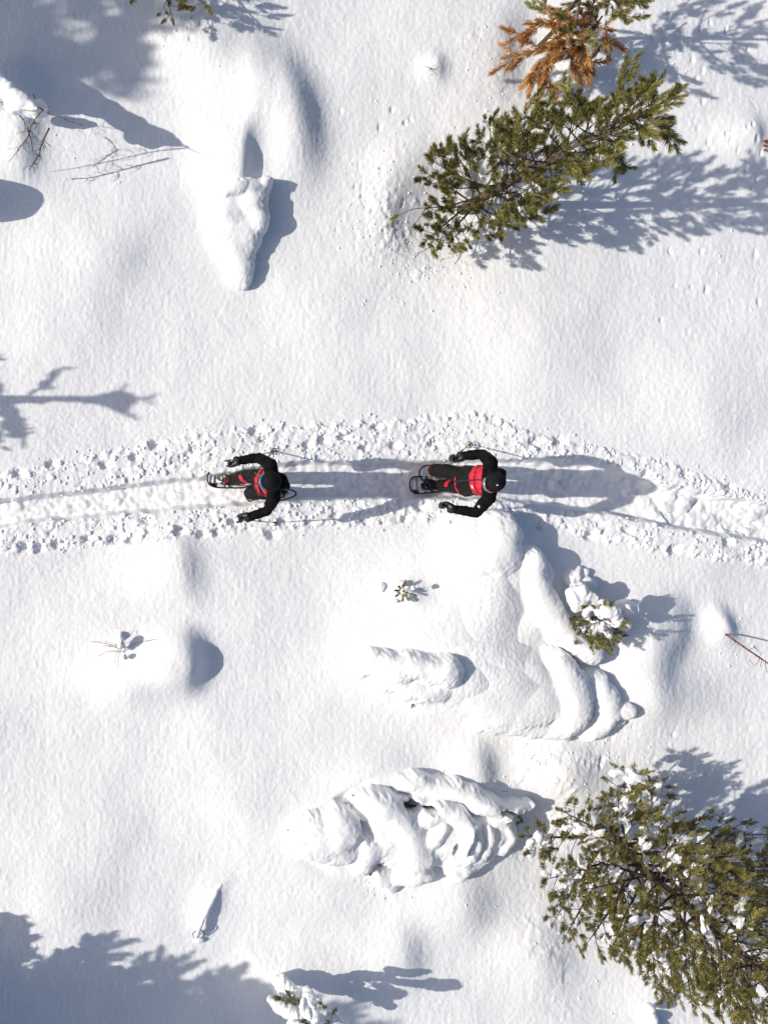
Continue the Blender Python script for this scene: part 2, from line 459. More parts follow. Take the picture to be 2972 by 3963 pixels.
def snow_mass(name, lobes, voxel=.016, it=3, parent=None, seed=0, big=.012):
    me = blob(name, lobes, voxel, it, .6, [(.22, big), (.08, .004), (.045, .002)], seed)
    o = link(name, me, snow, parent)
    return o

# ------------------------------------------------------------------ needle tufts and pines
def tuft_mesh(name, m, n=64, shoot=.075, length=.062, width=.0042, spread=(25, 62), seed=0):
    r = random.Random(seed); V = []; Fc = []
    for i in range(n):
        t = r.random(); s = shoot * t
        a = r.random() * 2 * math.pi
        th = math.radians(spread[1] + (spread[0] - spread[1]) * t + r.uniform(-12, 12))
        d = Vector((math.sin(th) * math.cos(a), math.sin(th) * math.sin(a), math.cos(th)))
        L = length * r.uniform(.75, 1.1) * (1 - .15 * t)
        base = Vector((0, 0, s)); tip = base + d * L
        sag = Vector((r.uniform(-1, 1), r.uniform(-1, 1), r.uniform(-1, 1))) * .006
        q = Vector((r.uniform(-1, 1), r.uniform(-1, 1), r.uniform(-1, 1))).cross(d).normalized() * width * .5
        mid = base + d * L * .5 + sag
        k = len(V); V += [base - q * .6, base + q * .6, mid + q, tip, mid - q]
        Fc += [(k, k + 1, k + 2, k + 4), (k + 4, k + 2, k + 3)]
    me = D.meshes.new(name); me.from_pydata([tuple(v) for v in V], [], Fc); me.update(); me.materials.append(m)
    return me
GT = [tuft_mesh('needle_tuft', green, 96, .10, .062, .0050, (14, 50), seed=i) for i in range(4)]
GT2 = [tuft_mesh('needle_tuft', green, 84, .085, .050, .0048, seed=20 + i) for i in range(4)]
olive = needles_mat('olive_needles', (.085, .095, .030), (.185, .175, .052), (.33, .26, .090))
GT3 = [tuft_mesh('needle_tuft', olive, 76, .10, .050, .0048, (20, 55), seed=60 + i) for i in range(5)]
OT = [tuft_mesh('needle_tuft', orange, 120, .13, .066, .0054, (16, 52), seed=40 + i) for i in range(4)]

def clump_mesh(seed, fl=.55):
    r = np.random.RandomState(seed)
    E = [((r.uniform(-.85, .85), r.uniform(-.6, .6), r.uniform(-.1, .25)), (r.uniform(.2, .55), r.uniform(.2, .45), r.uniform(.2, .42)), None) for _ in range(8)]
    me = remesh(ellipsoids_mesh('tmp', E), .11, 2, .5); grain(me, [(.6, .16), (.28, .09)], seed); me.name = 'snow_clump'; me.materials.append(snow)
    return me
CL = [clump_mesh(i) for i in range(8)]

def aim(d, roll=0):
    return Vector(d).to_track_quat('Z', 'Y').to_matrix().to_4x4() @ Matrix.Rotation(roll, 4, 'Z')

def place_tufts(root, items, limit=300):
    """items: (branch or None, mesh, matrix in root space, importance). The biggest showing become parts, the rest one stuff part."""
    items = sorted(items, key=lambda i: -i[3])
    for br, me, M, _ in items[:limit]:
        o = D.objects.new('needle_tuft', me); C.objects.link(o); o.parent = br or root; o.matrix_local = M
    rest = items[limit:]
    if rest:
        V = []; nF = []; off = 0
        cache = {}
        for br, me, M, _ in rest:
            if me.name not in cache:
                co = get_co(me); cache[me.name] = (co, [tuple(p.vertices) for p in me.polygons])
            co, fs = cache[me.name]
            A = np.array(M); V.append(co @ A[:3, :3].T + A[:3, 3]); nF += [tuple(i + off for i in f) for f in fs]; off += len(co)
        me2 = D.meshes.new('inner_needles'); me2.from_pydata(np.concatenate(V).tolist(), [], nF); me2.update()
        o = link('inner_needles', me2, rest[0][1].materials[0], root); o['kind'] = 'stuff'

def pine(name, label, base, top, whorls, seed, group=None, tm=GT, tscale=1.0, clumps=0, clump_size=(.03, .08), limit=300, trunk_r=.05,
         density=1.0, branch_mat=twigm, cat='pine tree', up=.30, min_side=2, bare=0.0, zmin=None):
    """whorls: list of (height fraction, [(azimuth_deg, length, rise)...])"""
    r = random.Random(seed)
    base = Vector(base); top = Vector(top)
    root = empty(name, label, cat, base, group)
    axisv = top - base
    tp = [axisv * t + Vector((r.uniform(-.02, .02), r.uniform(-.02, .02), 0)) * (1 if 0 < t < 1 else 0) for t in np.linspace(0, 1, 9)]
    tp[0] = Vector((0, 0, -.3))
    link('trunk', Tubes().add(tp, np.linspace(trunk_r, .012, 9), 8).mesh('trunk'), bark, root)
    items = []; spots = []
    for fr, brs in whorls:
        start0 = axisv * fr
        for az, L, rise in brs:
            a = math.radians(az)
            d = Vector((math.cos(a), math.sin(a), 0))
            side = Vector((-d.y, d.x, 0))
            wob = r.uniform(-.12, .12)
            def P(s): return start0 + d * (L * s) + Vector((0, 0, rise * L * s + up * L * s * s * .5)) + side * (wob * L * s * s)
            pts = [P(s) for s in np.linspace(0, 1, 7)]
            T = Tubes(); r0 = .006 + .011 * L
            T.add(pts, [r0, r0 * .75, .0035], 5)
            mine = []
            if r.random() >= bare: mine.append((pts[-1], (pts[-1] - pts[-2])))
            nside = max(min_side, int(L * 7.5 * density))
            for k in range(nside):
                s = .28 + .68 * (k + r.random() * .7) / nside
                sg = 1 if (k % 2) else -1
                p0 = P(s); th = math.radians(r.uniform(30, 58)) * sg
                tang = (P(min(1, s + .05)) - P(s - .05)).normalized()
                dd = (tang * math.cos(th) + side * math.sin(th) + Vector((0, 0, r.uniform(-.05, .30)))).normalized()
                l2 = (.14 + .34 * L * (1 - s)) * r.uniform(.7, 1.15)
                q1 = p0 + dd * l2 * .5; q2 = p0 + (dd + Vector((0, 0, .12))) * l2
                T.add([p0, q1, q2], [.005, .0025], 4)
                if r.random() < bare: continue
                mine.append((q2, q2 - q1))
                for _ in range(1 + int(l2 > .25) + int(density > 1.2)):
                    if l2 > .13:
                        u = r.uniform(.35, .8); p1 = p0 + dd * l2 * u
                        e = (dd * .6 + side * r.uniform(-.8, .8) + Vector((0, 0, r.uniform(-.1, .5)))).normalized()
                        l3 = r.uniform(.05, .12); T.add([p1, p1 + e * l3], [.003, .002], 4)
                        mine.append((p1 + e * l3, e))
                spots.append((p0 + dd * l2 * .5, dd))
            br = link('branch', T.mesh('branch'), branch_mat, root)
            for p, dr in mine:
                dr = (Vector(dr).normalized() + Vector((0, 0, r.uniform(.05, .4)))).normalized()
                sc = tscale * r.uniform(.68, 1.3)
                M = Matrix.Translation(p - dr * .03) @ aim(dr, r.uniform(0, 6.28)) @ Matrix.Scale(sc, 4)
                items.append((br, r.choice(tm), M, p.z + r.random() * .5))
            spots += [(P(s), d) for s in (.3, .5, .7, .88)]
    place_tufts(root, items, limit)
    r.shuffle(spots)
    if clumps: spots.sort(key=lambda q: (perlin(np.array([q[0].x * 2.2 + seed]), np.array([q[0].y * 2.2]), seed)[0] + perlin(np.array([q[0].z * 2.0]), np.array([q[0].y]), seed + 1)[0] + r.uniform(0, .7)))
    for p, d in spots[:clumps]:
        s = clump_size[0] + (clump_size[1] - clump_size[0]) * r.random() ** 2
        o = D.objects.new('snow_clump', r.choice(CL)); C.objects.link(o); o.parent = root
        o.matrix_local = Matrix.Translation(p + Vector((0, 0, s * .45))) @ Matrix.Rotation(math.atan2(d.y, d.x) + r.uniform(-.5, .5), 4, 'Z') @ Matrix.Diagonal((s * r.uniform(.9, 1.6), s * r.uniform(.7, 1.1), s * .7, 1))
    return root

def rnd_whorls(seed, fr0, fr1, n, per, Lf, rise=(.25, .7)):
    r = random.Random(seed); out = []
    for i in range(n):
        t = i / max(1, n - 1); fr = fr0 + (fr1 - fr0) * t
        a0 = r.uniform(0, 360); k = per if np.isscalar(per) else int(round(per[0] + (per[1] - per[0]) * t))
        brs = []
        for q in range(k):
            az = (a0 + 360 * q / k + r.uniform(-18, 18)) % 360
            brs.append((az, Lf(t, az) * r.uniform(.8, 1.12), rise[0] + (rise[1] - rise[0]) * t + r.uniform(-.08, .08)))
        out.append((fr + r.uniform(-.01, .01), brs))
    return out

def zbase(px, py, dz=0):
    v = W(px, py, 0); v.z = hz(px, py) + dz; return v

def azdiff(a, b): return abs((a - b + 180) % 360 - 180)

# --- the green pine right of the centre, top
def Lf1(t, az):
    L = .75 * (1 - t) ** .75 + .15
    if azdiff(az, 205) < 40: L *= 1.15
    if azdiff(az, 310) < 75: L *= .58
    if azdiff(az, 90) < 45: L *= .88
    return L
pine_a = pine('pine_tree', 'green bushy pine with long needles, upper right, its top leaning away', zbase(1800, 787), W(2500, 432, 2.85),
     rnd_whorls(3, .09, .96, 12, (6, 4), Lf1), 11, 'young pines in the snow', tscale=1.36, density=1.2, clumps=40, clump_size=(.02, .055), trunk_r=.07)
# --- the pine with dead orange needles at the top edge
pine_o = pine('pine_tree', 'green pine with a dead orange bough, cut by the top edge', zbase(2110, 150), W(2520, -330, 2.5),
     rnd_whorls(8, .42, .96, 6, (4, 3), lambda t, az: .5 * (1 - t) ** .8 + .16), 12, 'young pines in the snow', tscale=1.3, clumps=4, trunk_r=.03)
def Wl(px, py, z): return W(px, py, z)
def bough(root, name, lines, tm, sc, m, seed):
    r = random.Random(seed); T = Tubes(); its = []
    for pts, r0, every in lines:
        cp = curve_pts([Vector(p) - root.location for p in pts], 6)
        T.add(cp, [r0, .003], 5)
        Lc = 0; last = 0
        for i in range(1, len(cp)):
            Lc += (cp[i] - cp[i - 1]).length
            if Lc - last > every or i == len(cp) - 1:
                last = Lc; d = (cp[i] - cp[i - 1]).normalized()
                its.append((cp[i], d))
                sd = Vector((-d.y, d.x, 0)) * (1 if r.random() < .5 else -1)
                e = (d * .7 + sd * .7 + Vector((0, 0, .15))).normalized(); l = r.uniform(.05, .12)
                T.add([cp[i], cp[i] + e * l], [.004, .002], 4); its.append((cp[i] + e * l, e))
    b = link(name, T.mesh(name), m, root)
    for p, d in its:
        o = D.objects.new('needle_tuft', r.choice(tm)); C.objects.link(o); o.parent = b
        o.matrix_local = Matrix.Translation(p - d * .04) @ aim(d + Vector((0, 0, r.uniform(-.1, .25))), r.uniform(0, 6)) @ Matrix.Scale(sc * r.uniform(.85, 1.2), 4)
    return b
z0 = hz(2110, 150)
bough(pine_a, 'branch', [([W(a, b, c) for a, b, c in L], r, e) for L, r, e in (
    ([(2400, 455, 2.45), (2500, 430, 2.7), (2570, 390, 2.85), (2600, 362, 2.95)], .012, .07), ([(2385, 440, 2.3), (2395, 350, 2.45), (2412, 270, 2.55)], .009, .09), ([(2480, 440, 2.6), (2540, 480, 2.65), (2600, 520, 2.65)], .008, .08),
    ([(2440, 470, 2.45), (2500, 510, 2.5), (2545, 520, 2.5)], .008, .08), ([(2530, 420, 2.7), (2530, 370, 2.75), (2525, 335, 2.8)], .007, .07), ([(2350, 480, 2.2), (2290, 420, 2.3), (2215, 365, 2.3), (2180, 340, 2.25)], .008, .13), ([(2300, 500, 2.1), (2380, 570, 2.1), (2405, 640, 2.0)], .008, .10))], GT, 1.35, twigm, 15)
bough(pine_a, 'bare_branch', [([Wl(a, b, c) for a, b, c in L], r, e) for L, r, e in (([(1850, 800, .45), (1700, 800, .4), (1600, 808, .35), (1535, 835, .3)], .010, 9),)], GT, .9, twigm, 16)
for L in ([(1740, 870, .3), (1690, 900, .25), (1660, 955, .2), (1615, 980, .15)], [(1665, 950, .2), (1672, 980, .18), (1678, 1000, .15)], [(1650, 800, .35), (1620, 850, .3), (1600, 865, .28)], [(1640, 958, .17), (1618, 950, .16)], [(1620, 975, .15), (1612, 990, .14)]):
    link('bare_twig', Tubes().add(curve_pts([Wl(a, b, c) - pine_a.location for a, b, c in L], 4), [.007, .003], 5).mesh('bare_twig'), twigm, pine_a)
dead = bough(pine_o, 'dead_bough', [([W(a, b, z0 + c) for a, b, c in L], r, e) for L, r, e in (
    ([(2330, 60, .75), (2280, 130, .85), (2230, 190, .8), (2130, 240, .65), (2105, 310, .5)], .012, .10), ([(2260, 140, .85), (2180, 110, .85), (2100, 90, .8), (2020, 130, .65)], .010, .11),
    ([(2180, 120, .85), (2100, 180, .75), (2000, 210, .55)], .008, .11), ([(2220, 190, .8), (2160, 190, .75), (2080, 260, .6), (2055, 290, .5)], .008, .11), ([(2290, 100, .85), (2340, 110, .85), (2345, 150, .8)], .008, .09),
    ([(2270, 140, .85), (2250, 190, .8), (2275, 240, .7)], .008, .10), ([(2215, 180, .8), (2210, 240, .7), (2230, 290, .55)], .007, .10), ([(2000, 210, .55), (1990, 225, .5)], .006, .06), ([(2310, 80, .8), (2290, 40, .9)], .008, .08),
    ([(2250, 150, .85), (2190, 160, .9), (2150, 175, .85)], .007, .08), ([(2300, 90, .85), (2250, 95, .95), (2215, 110, .95)], .007, .08))], OT, 1.45, twigm, 5)
dead['label'] = 'dead bough with orange brown needles'
bough(pine_o, 'branch', [([W(a, b, z0 + c) for a, b, c in L], r, e) for L, r, e in (
    ([(2420, -40, .9), (2320, 20, .95), (2250, 10, .9), (2200, 15, .8)], .010, .1), ([(2330, 15, .95), (2380, 25, .9), (2405, 50, .8)], .007, .1), ([(2250, 10, .9), (2150, 60, .8), (2065, 25, .6)], .007, .2),
    ([(2150, 60, .8), (2100, 20, .7)], .005, .15), ([(2330, 140, .8), (2345, 170, .7)], .005, .08), ([(2340, -10, 1.0), (2400, 10, 1.0)], .007, .08))], GT, 1.2, twigm, 6)
# --- big pine, bottom right
def Lf3(t, az):
    L = 1.25 * (1 - t) ** .7 + .22
    if azdiff(az, 95) < 60: L *= .62
    if azdiff(az, 230) < 40: L *= .85
    return L
pine('pine_tree', 'large dark pine dusted with snow clumps, bottom right corner', zbase(2330, 3210), W(3080, 3890, 3.7),
     rnd_whorls(21, .08, .97, 15, (8, 5), Lf3), 13, 'young pines in the snow', tm=GT3, tscale=1.25, clumps=190, clump_size=(.03, .125), trunk_r=.07, density=1.12)

# ------------------------------------------------------------------ pines standing outside the frame, whose boughs or shadows reach into it
pine('pine_tree', 'pine beyond the top edge, one needled bough hanging into view', (-3.0, 7.25, 0), (-3.0, 7.7, 3.6),
     [(.12, [(279, 1.22, -.1), (297, 1.25, -.05), (262, 1.0, 0)])] + rnd_whorls(31, .3, .96, 7, (5, 4), lambda t, az: (.95 if azdiff(az, 270) > 70 else .35) * (1 - t) ** .8 + .2, (.2, .6)), 14,
     'young pines in the snow', tscale=1.15, limit=60)
def far_pine(x, y, h, seed, label, L=1.2, n=9, clumps=60, csize=(.06, .2), fr0=.2, snowy=0, per=(6, 4)):
    t = pine('pine_tree', label, (x, y, 0), (x, y, h), rnd_whorls(seed, fr0, .97, n, per, lambda t, az: L * (1 - t) ** .8 + .15, (.15, .5)), seed,
             'pines beyond the left edge', tscale=1.6, limit=0, clumps=clumps, clump_size=csize, trunk_r=.05 + .012 * h, density=.9)
    return t
far_pine(-12.6, 6.4, 6.2, 51, 'tall pine beyond the upper left corner', 1.7, 12, 120, (.10, .3))
far_pine(-9.7, 7.35, 5.9, 58, 'slender pine above the upper left corner, nearest the frame', 1.05, 12, 110, (.12, .3))
far_pine(-11.0, 7.2, 5.6, 52, 'tall pine beyond the upper left corner, nearer the top', 1.4, 11, 80, (.1, .28))
far_pine(-15.5, 5.95, 7.6, 57, 'broad pine farther back beyond the upper left corner', 1.7, 12, 120, (.15, .35))
far_pine(-14.5, 5.6, 7.0, 53, 'tallest pine beyond the upper left corner', 1.5, 12, 90, (.1, .3))
far_pine(-6.9, -6.55, 3.9, 54, 'snow laden pine beyond the lower left edge', 1.1, 10, 220, (.14, .32), .15, per=(7, 4))
far_pine(-8.8, -6.85, 5.3, 55, 'second, taller pine beyond the lower left edge', 1.0, 11, 140, (.12, .3), .2, per=(7, 4))
# the slim pine whose top throws the arrow shaped shadow at the left
def lpt(px, py, z):
    """point whose shadow falls at the photo pixel (flat snow)"""
    return Vector((float(gx(px)) - z / math.tan(SUN_EL), float(gy(py)), z))
t1 = Vector((float(gx(575)) - 3.55 / math.tan(SUN_EL), float(gy(1540)), 0))
slim = pine('pine_tree', 'slim snow tipped pine beyond the left edge', t1, t1 + Vector((0, 0, 3.55)),
     [(.25, [(20, .8, .2), (140, .9, .2), (260, .8, .2)]), (.45, [(60, .7, .3), (180, .7, .3), (300, .75, .3)]), (.64, [(78, .55, .3), (262, .62, -.05), (170, .5, .4)])][:2], 56,
     'pines beyond the left edge', tscale=1.2, limit=0, trunk_r=.05)
def rel(root, ps): return [tuple(Vector(p) - root.location) for p in ps]
E = chain([(lpt(260, 1545, 2.85), .04), (lpt(340, 1543, 2.95), .06), (lpt(400, 1545, 3.05), .095), (lpt(445, 1548, 3.15), .13), (lpt(458, 1550, 3.22), .09)]) + chain([(lpt(440, 1580, 3.1), .06), (lpt(480, 1578, 3.2), .03)])
E += chain([(lpt(20, 1565, 2.35), .06), (lpt(60, 1640, 2.3), .075), (lpt(85, 1685, 2.2), .045)]) + chain([(lpt(110, 1520, 2.4), .03), (lpt(170, 1480, 2.5), .04), (lpt(215, 1440, 2.55), .015)])
E += chain([(lpt(-60, 1555, 2.2), .05), (lpt(110, 1545, 2.5), .05), (lpt(250, 1545, 2.8), .035)])
bough(slim, 'branch', [([lpt(0, 1545, 2.3), lpt(60, 1640, 2.3), lpt(95, 1700, 2.2)], .012, .07), ([lpt(90, 1540, 2.4), lpt(170, 1480, 2.5), lpt(225, 1430, 2.55)], .010, .09), ([lpt(0, 1545, 2.3), lpt(-20, 1480, 2.3), lpt(-60, 1440, 2.25)], .01, .08),
    ([lpt(40, 1580, 2.3), lpt(20, 1650, 2.2), lpt(0, 1720, 2.1)], .01, .08), ([lpt(350, 1545, 3.0), lpt(410, 1525, 3.1), lpt(440, 1515, 3.1)], .006, .08), ([lpt(350, 1545, 3.0), lpt(410, 1565, 3.1), lpt(455, 1576, 3.15)], .006, .08), ([lpt(420, 1543, 3.2), lpt(470, 1541, 3.4), lpt(535, 1540, 3.5)], .008, .3)], GT, .85, twigm, 31)
E = [(tuple(Vector(c) - slim.location), r, R) for c, r, R in E]
link('snow_cover', blob('snow_cover', E, .02, 2, amps=[(.13, .03), (.06, .012)]), snow, slim)

# ------------------------------------------------------------------ snow laden bent saplings and shrubs
def soft(px, py, rx, ry, top, rot=0):
    """a low swell that runs out into the snow around it"""
    return lobe(px, py, rx, ry, .05, rot) + (top,)

def ridge(pts, step=.28):
    """a rounded fold of snow through [(px, py, top, r_px)]"""
    out = []
    for (a, b, t, r), (c, d, u, q) in zip(pts[:-1], pts[1:]):
        n = max(1, int(math.hypot(c - a, d - b) / (step * min(r, q))))
        for k in range(n):
            f = k / n; rr = r + (q - r) * f; tt = t + (u - t) * f
            out.append(lobe(a + (c - a) * f, b + (d - b) * f, rr, rr, tt, 0, max(.06, min(.24, tt * .9))))
    a, b, t, r = pts[-1]; out.append(lobe(a, b, r, r, t, 0, max(.06, min(.24, t * .9))))
    return out

def sheet_mesh(lobes, k, carve, seed, big, org, res=.0105):
    """a draped crust of snow over the lobes: folded on top, steep at the rim, reaching below the ground"""
    cs = np.array([L[0] for L in lobes]); rm = max(max(L[1][0], L[1][1]) for L in lobes)
    x0, y0 = (cs[:, :2] - rm - .1).min(0); x1, y1 = (cs[:, :2] + rm + .1).max(0)
    xs = np.arange(x0, x1, res); ys = np.arange(y0, y1, res)
    X, Y = np.meshgrid(xs, ys)
    wx = X + .024 * perlin(X / .16, Y / .16, seed + 1) + .011 * perlin(X / .05, Y / .05, seed + 2)
    wy = Y + .024 * perlin(X / .16, Y / .16, seed + 3) + .011 * perlin(X / .05, Y / .05, seed + 4)
    acc = np.zeros_like(X); G = height(X, Y); zs = np.full(X.shape, -9.0)
    for L in lobes:
        c, r, R = L[:3]; a = R if R is not None else np.eye(3)
        dx = wx - c[0]; dy = wy - c[1]
        u = (dx * a[0][0] + dy * a[1][0]) / r[0]; v = (dx * a[0][1] + dy * a[1][1]) / r[1]
        q = np.sqrt(u * u + v * v)
        z = np.where(q < 1, c[2] + r[2] * np.sqrt(np.clip(1 - np.minimum(q, 1) ** 2.4, 0, 1)), c[2] - 4.0 * (q - 1) * min(r[0], r[1]))
        if len(L) > 3:
            u = ((X - c[0]) * a[0][0] + (Y - c[1]) * a[1][0]) / r[0] if R is not None else (X - c[0]) / r[0]; v = ((X - c[0]) * a[0][1] + (Y - c[1]) * a[1][1]) / r[1]
            q = np.sqrt(u * u + v * v)
            zs = np.maximum(zs, G + L[3] * np.exp(-(q * 1.35) ** 2) - .03 - .12 * np.clip(q - .9, 0, None)); continue
        acc += np.exp(np.clip(z / k, -60, 60))
    acc += np.exp(np.clip(zs / k, -60, 60))
    Z = k * np.log(acc + 1e-26)
    for px, py, rx, ry, rot, dep in carve:
        a = math.radians(rot); dx = X / S0 + 1486 - px; dy = 1981 - Y / S0 - py
        u = dx * math.cos(a) + dy * math.sin(a); v = -dx * math.sin(a) + dy * math.cos(a)
        q = np.sqrt((u / rx) ** 2 + (v / ry) ** 2) + .35 * perlin(X / .06, Y / .06, seed + 8)
        Z = Z - dep * sstep(1.15, .7, q)
    on = sstep(-.02, .05, Z - G)
    Z = Z + on * (big * perlin(X / .24, Y / .24, seed + 5) + .30 * big * perlin(X / .085, Y / .085, seed + 6) + .0022 * perlin(X / .042, Y / .042, seed + 7))
    keep = Z > G - .05
    idx = -np.ones(X.shape, int); f = keep[:-1, :-1] | keep[:-1, 1:] | keep[1:, 1:] | keep[1:, :-1]
    Z = np.maximum(Z, G - .12)
    used = np.zeros(X.shape, bool); used[:-1, :-1] |= f; used[:-1, 1:] |= f; used[1:, 1:] |= f; used[1:, :-1] |= f
    idx[used] = np.arange(used.sum())
    Q = np.stack([idx[:-1, :-1], idx[:-1, 1:], idx[1:, 1:], idx[1:, :-1]], -1)[f]
    return new_mesh('snow_cover', np.stack([X, Y, Z], -1)[used] - np.array(org), Q, 4)

def snow_thing(name, label, cat, px, py, lobes, group='snow laden shrubs', voxel=.016, it=34, seed=0, big=.007, sheet=.03, carve=()):
    root = empty(name, label, cat, zbase(px, py), group)
    if sheet:
        me = sheet_mesh(lobes, sheet, carve, seed, big, root.location)
    else:
        L = [(tuple(Vector(c) - root.location), r, R) for c, r, R in lobes]
        me = blob('snow_cover', L, voxel, it, .6, [(.22, big), (.08, .005), (.045, .0025)], seed)
    link('snow_cover', me, snow, root)
    return root
def add_tuft(root, p, d, sc=1.0, meshes=None):
    o = D.objects.new('needle_tuft', random.choice(meshes or GT2)); C.objects.link(o); o.parent = root
    o.matrix_local = Matrix.Translation(Vector(p) - root.location) @ aim(d, random.random() * 6) @ Matrix.Scale(sc, 4); return o
def add_twigs(root, lines, m=twigm, name='twig'):
    for pts, r in lines:
        cp = curve_pts([Vector(p) - root.location for p in pts], 5)
        link(name, Tubes().add(cp, r, 5).mesh(name), m, root)
def Wg(px, py, dz=0):
    v = W(px, py, 0); z = hz(px, py) + dz; return W(px, py, z)

# bent sapling under snow, left of centre top
snow_thing('snow_laden_sapling', 'long snow covered sapling bent over beside two drifts, upper left', 'sapling', 940, 880,
    [lobe(905, 850, 85, 130, .20, 4), lobe(925, 980, 58, 125, .19, -6, .18), lobe(890, 780, 70, 80, .16), lobe(975, 780, 60, 62, .29, 0, .24), lobe(1000, 850, 42, 50, .28, 0, .22), lobe(965, 880, 50, 90, .22),
     lobe(955, 722, 60, 34, .22, -15, .16), lobe(1030, 694, 20, 18, .25, 0, .07), lobe(1012, 722, 30, 24, .22, 0, .12), lobe(905, 725, 50, 30, .16, -20, .12), lobe(940, 1060, 30, 50, .10)], sheet=.03, seed=3)
# chain of buried boughs, right of centre
sb = snow_thing('snow_laden_bough', 'winding snow covered bough with a round tip, right of the centre', 'bough', 2080, 2300,
    ridge([(1935, 2050, .20, 66), (1945, 2100, .22, 72), (1930, 2160, .12, 64)]) + ridge([(1985, 2150, .12, 30), (2062, 2163, .30, 42), (2045, 2220, .27, 54), (2072, 2290, .28, 62), (2105, 2355, .28, 62), (2150, 2420, .26, 54), (2200, 2468, .25, 46), (2250, 2503, .25, 43), (2287, 2525, .25, 44)])
    + [lobe(2112, 2225, 28, 40, .14), soft(1960, 2320, 190, 200, .16), soft(1870, 2120, 190, 150, .16), soft(2060, 2400, 130, 120, .18), soft(2010, 2240, 130, 120, .2)], seed=4, sheet=.045, big=.003)
# low heap beneath it
sh = snow_thing('snow_laden_shrub', 'broad heap of snow over a flattened shrub, folded edge facing right', 'shrub', 2050, 2680,
    [soft(1980, 2650, 300, 170, .17, 8), lobe(2000, 2690, 200, 112, .13, 5), soft(2090, 2700, 170, 130, .2, 5), soft(1980, 2580, 240, 130, .14), soft(2070, 2600, 170, 110, .18, 20), soft(1880, 2680, 280, 120, .14)] + ridge([(2130, 2540, .14, 40), (2170, 2590, .20, 58), (2205, 2660, .24, 68), (2222, 2730, .24, 70), (2205, 2790, .17, 52), (2150, 2815, .09, 40)])
    + ridge([(2290, 2630, .10, 44), (2335, 2690, .13, 50), (2352, 2750, .12, 44), (2310, 2812, .09, 38), (2265, 2835, .07, 30)]) + [lobe(2390, 2762, 24, 22, .11), lobe(2435, 2752, 32, 28, .14, 0, .1), lobe(2390, 2800, 36, 14, .07, -25)]
    + ridge([(1830, 2800, .03, 26), (1960, 2812, .06, 28), (2090, 2822, .07, 30), (2190, 2845, .05, 22)]), seed=5, sheet=.05, big=.003)
sl = snow_thing('snow_laden_shrub', 'low snow covered shrub with ragged ledges, left of the broad heap', 'shrub', 1580, 2590,
    ridge([(1390, 2578, .05, 36), (1450, 2560, .12, 44), (1530, 2588, .18, 52), (1600, 2574, .19, 44), (1650, 2596, .15, 44), (1690, 2590, .20, 46), (1738, 2600, .23, 54)]) + ridge([(1470, 2625, .06, 30), (1540, 2650, .09, 38), (1620, 2672, .10, 36), (1700, 2682, .08, 32)])
    + [soft(1800, 2650, 240, 120, .17), soft(1600, 2620, 240, 95, .15)], seed=6, sheet=.05, big=.006)
add_tuft(sl, Wg(1600, 2718, .0), (-.4, -1, .2), .7); add_tuft(sl, Wg(1680, 2712, .0), (.3, -1, .1), .6)
for a, b, d in ((2135, 2466, (1, -.4, .3)), (2160, 2492, (.8, -.7, .2)), (2190, 2512, (1, -.2, .3)), (2120, 2460, (-.3, -1, .2))): add_tuft(sb, Wg(a, b, .03), d, .8)
add_twigs(sb, [([Wg(2100, 2480, .02), Wg(2150, 2490, .05), Wg(2215, 2530, .03)], [.012, .008]), ([Wg(2120, 2465, .03), Wg(2170, 2500, .04), Wg(2205, 2515, .03)], [.01, .006])], bark, 'branch')
# young pine buried to its shoulders between them
pp = pine('pine_tree', 'small pine with thick snow caps, beside the round tip of the bough', zbase(2265, 2390), W(2330, 2400, hz(2265, 2390) + .75),
     [(.2, [(200, .24, .3), (245, .27, .2), (290, .27, .2), (330, .27, .2), (30, .24, .3)]), (.45, [(170, .22, .4), (220, .26, .3), (260, .26, .3), (300, .27, .3), (0, .22, .4)]), (.75, [(100, .16, .5), (220, .2, .4), (280, .2, .4), (330, .18, .4)])],
     15, 'young pines in the snow', tm=GT2, tscale=.95, density=1.8, clumps=50, clump_size=(.02, .06), trunk_r=.03)
g0 = hz(2265, 2390)
def cap(root, lobes, seed=0, voxel=.015):
    me = blob('snow_cap', [(tuple(Vector(c) - root.location), r, R) for c, r, R in lobes], voxel, 4, .6, [(.13, .026), (.06, .012), (.03, .005)], seed)
    return link('snow_cap', me, snow, root)
def lobz(px, py, z, rx, ry, rz, rot=0):
    s = (H - z) / F; return (tuple(W(px, py, z)), (rx * s, ry * s, rz), rot3(-math.radians(rot)))
cap(pp, [lobz(2232, 2322, g0 + .40, 40, 46, .10), lobz(2252, 2300, g0 + .40, 36, 36, .1), lobz(2222, 2300, g0 + .38, 34, 34, .09), lobz(2262, 2335, g0 + .36, 26, 30, .08)], 1)
cap(pp, [lobz(2365, 2368, g0 + .66, 44, 36, .09, 20), lobz(2335, 2350, g0 + .64, 28, 30, .08), lobz(2390, 2395, g0 + .62, 26, 30, .07)], 2)
cap(pp, [lobz(2370, 2470, g0 + .30, 42, 26, .07, -20), lobz(2320, 2450, g0 + .30, 28, 20, .06)], 3)
cap(pp, [lobz(2415, 2350, g0 + .5, 40, 32, .12), lobz(2440, 2360, g0 + .42, 24, 30, .1)], 4)
cap(pp, [lobz(2215, 2235, g0 + .02, 44, 38, .10), lobz(2262, 2262, g0 + .03, 44, 34, .09), lobz(2245, 2215, g0 + .0, 34, 26, .08), lobz(2238, 2275, g0 + .2, 34, 26, .1)], 5)
cap(pp, [lobz(2330, 2420, g0 + .45, 40, 22, .06, 30), lobz(2300, 2440, g0 + .42, 26, 18, .05), lobz(2360, 2430, g0 + .44, 24, 18, .05)], 6)
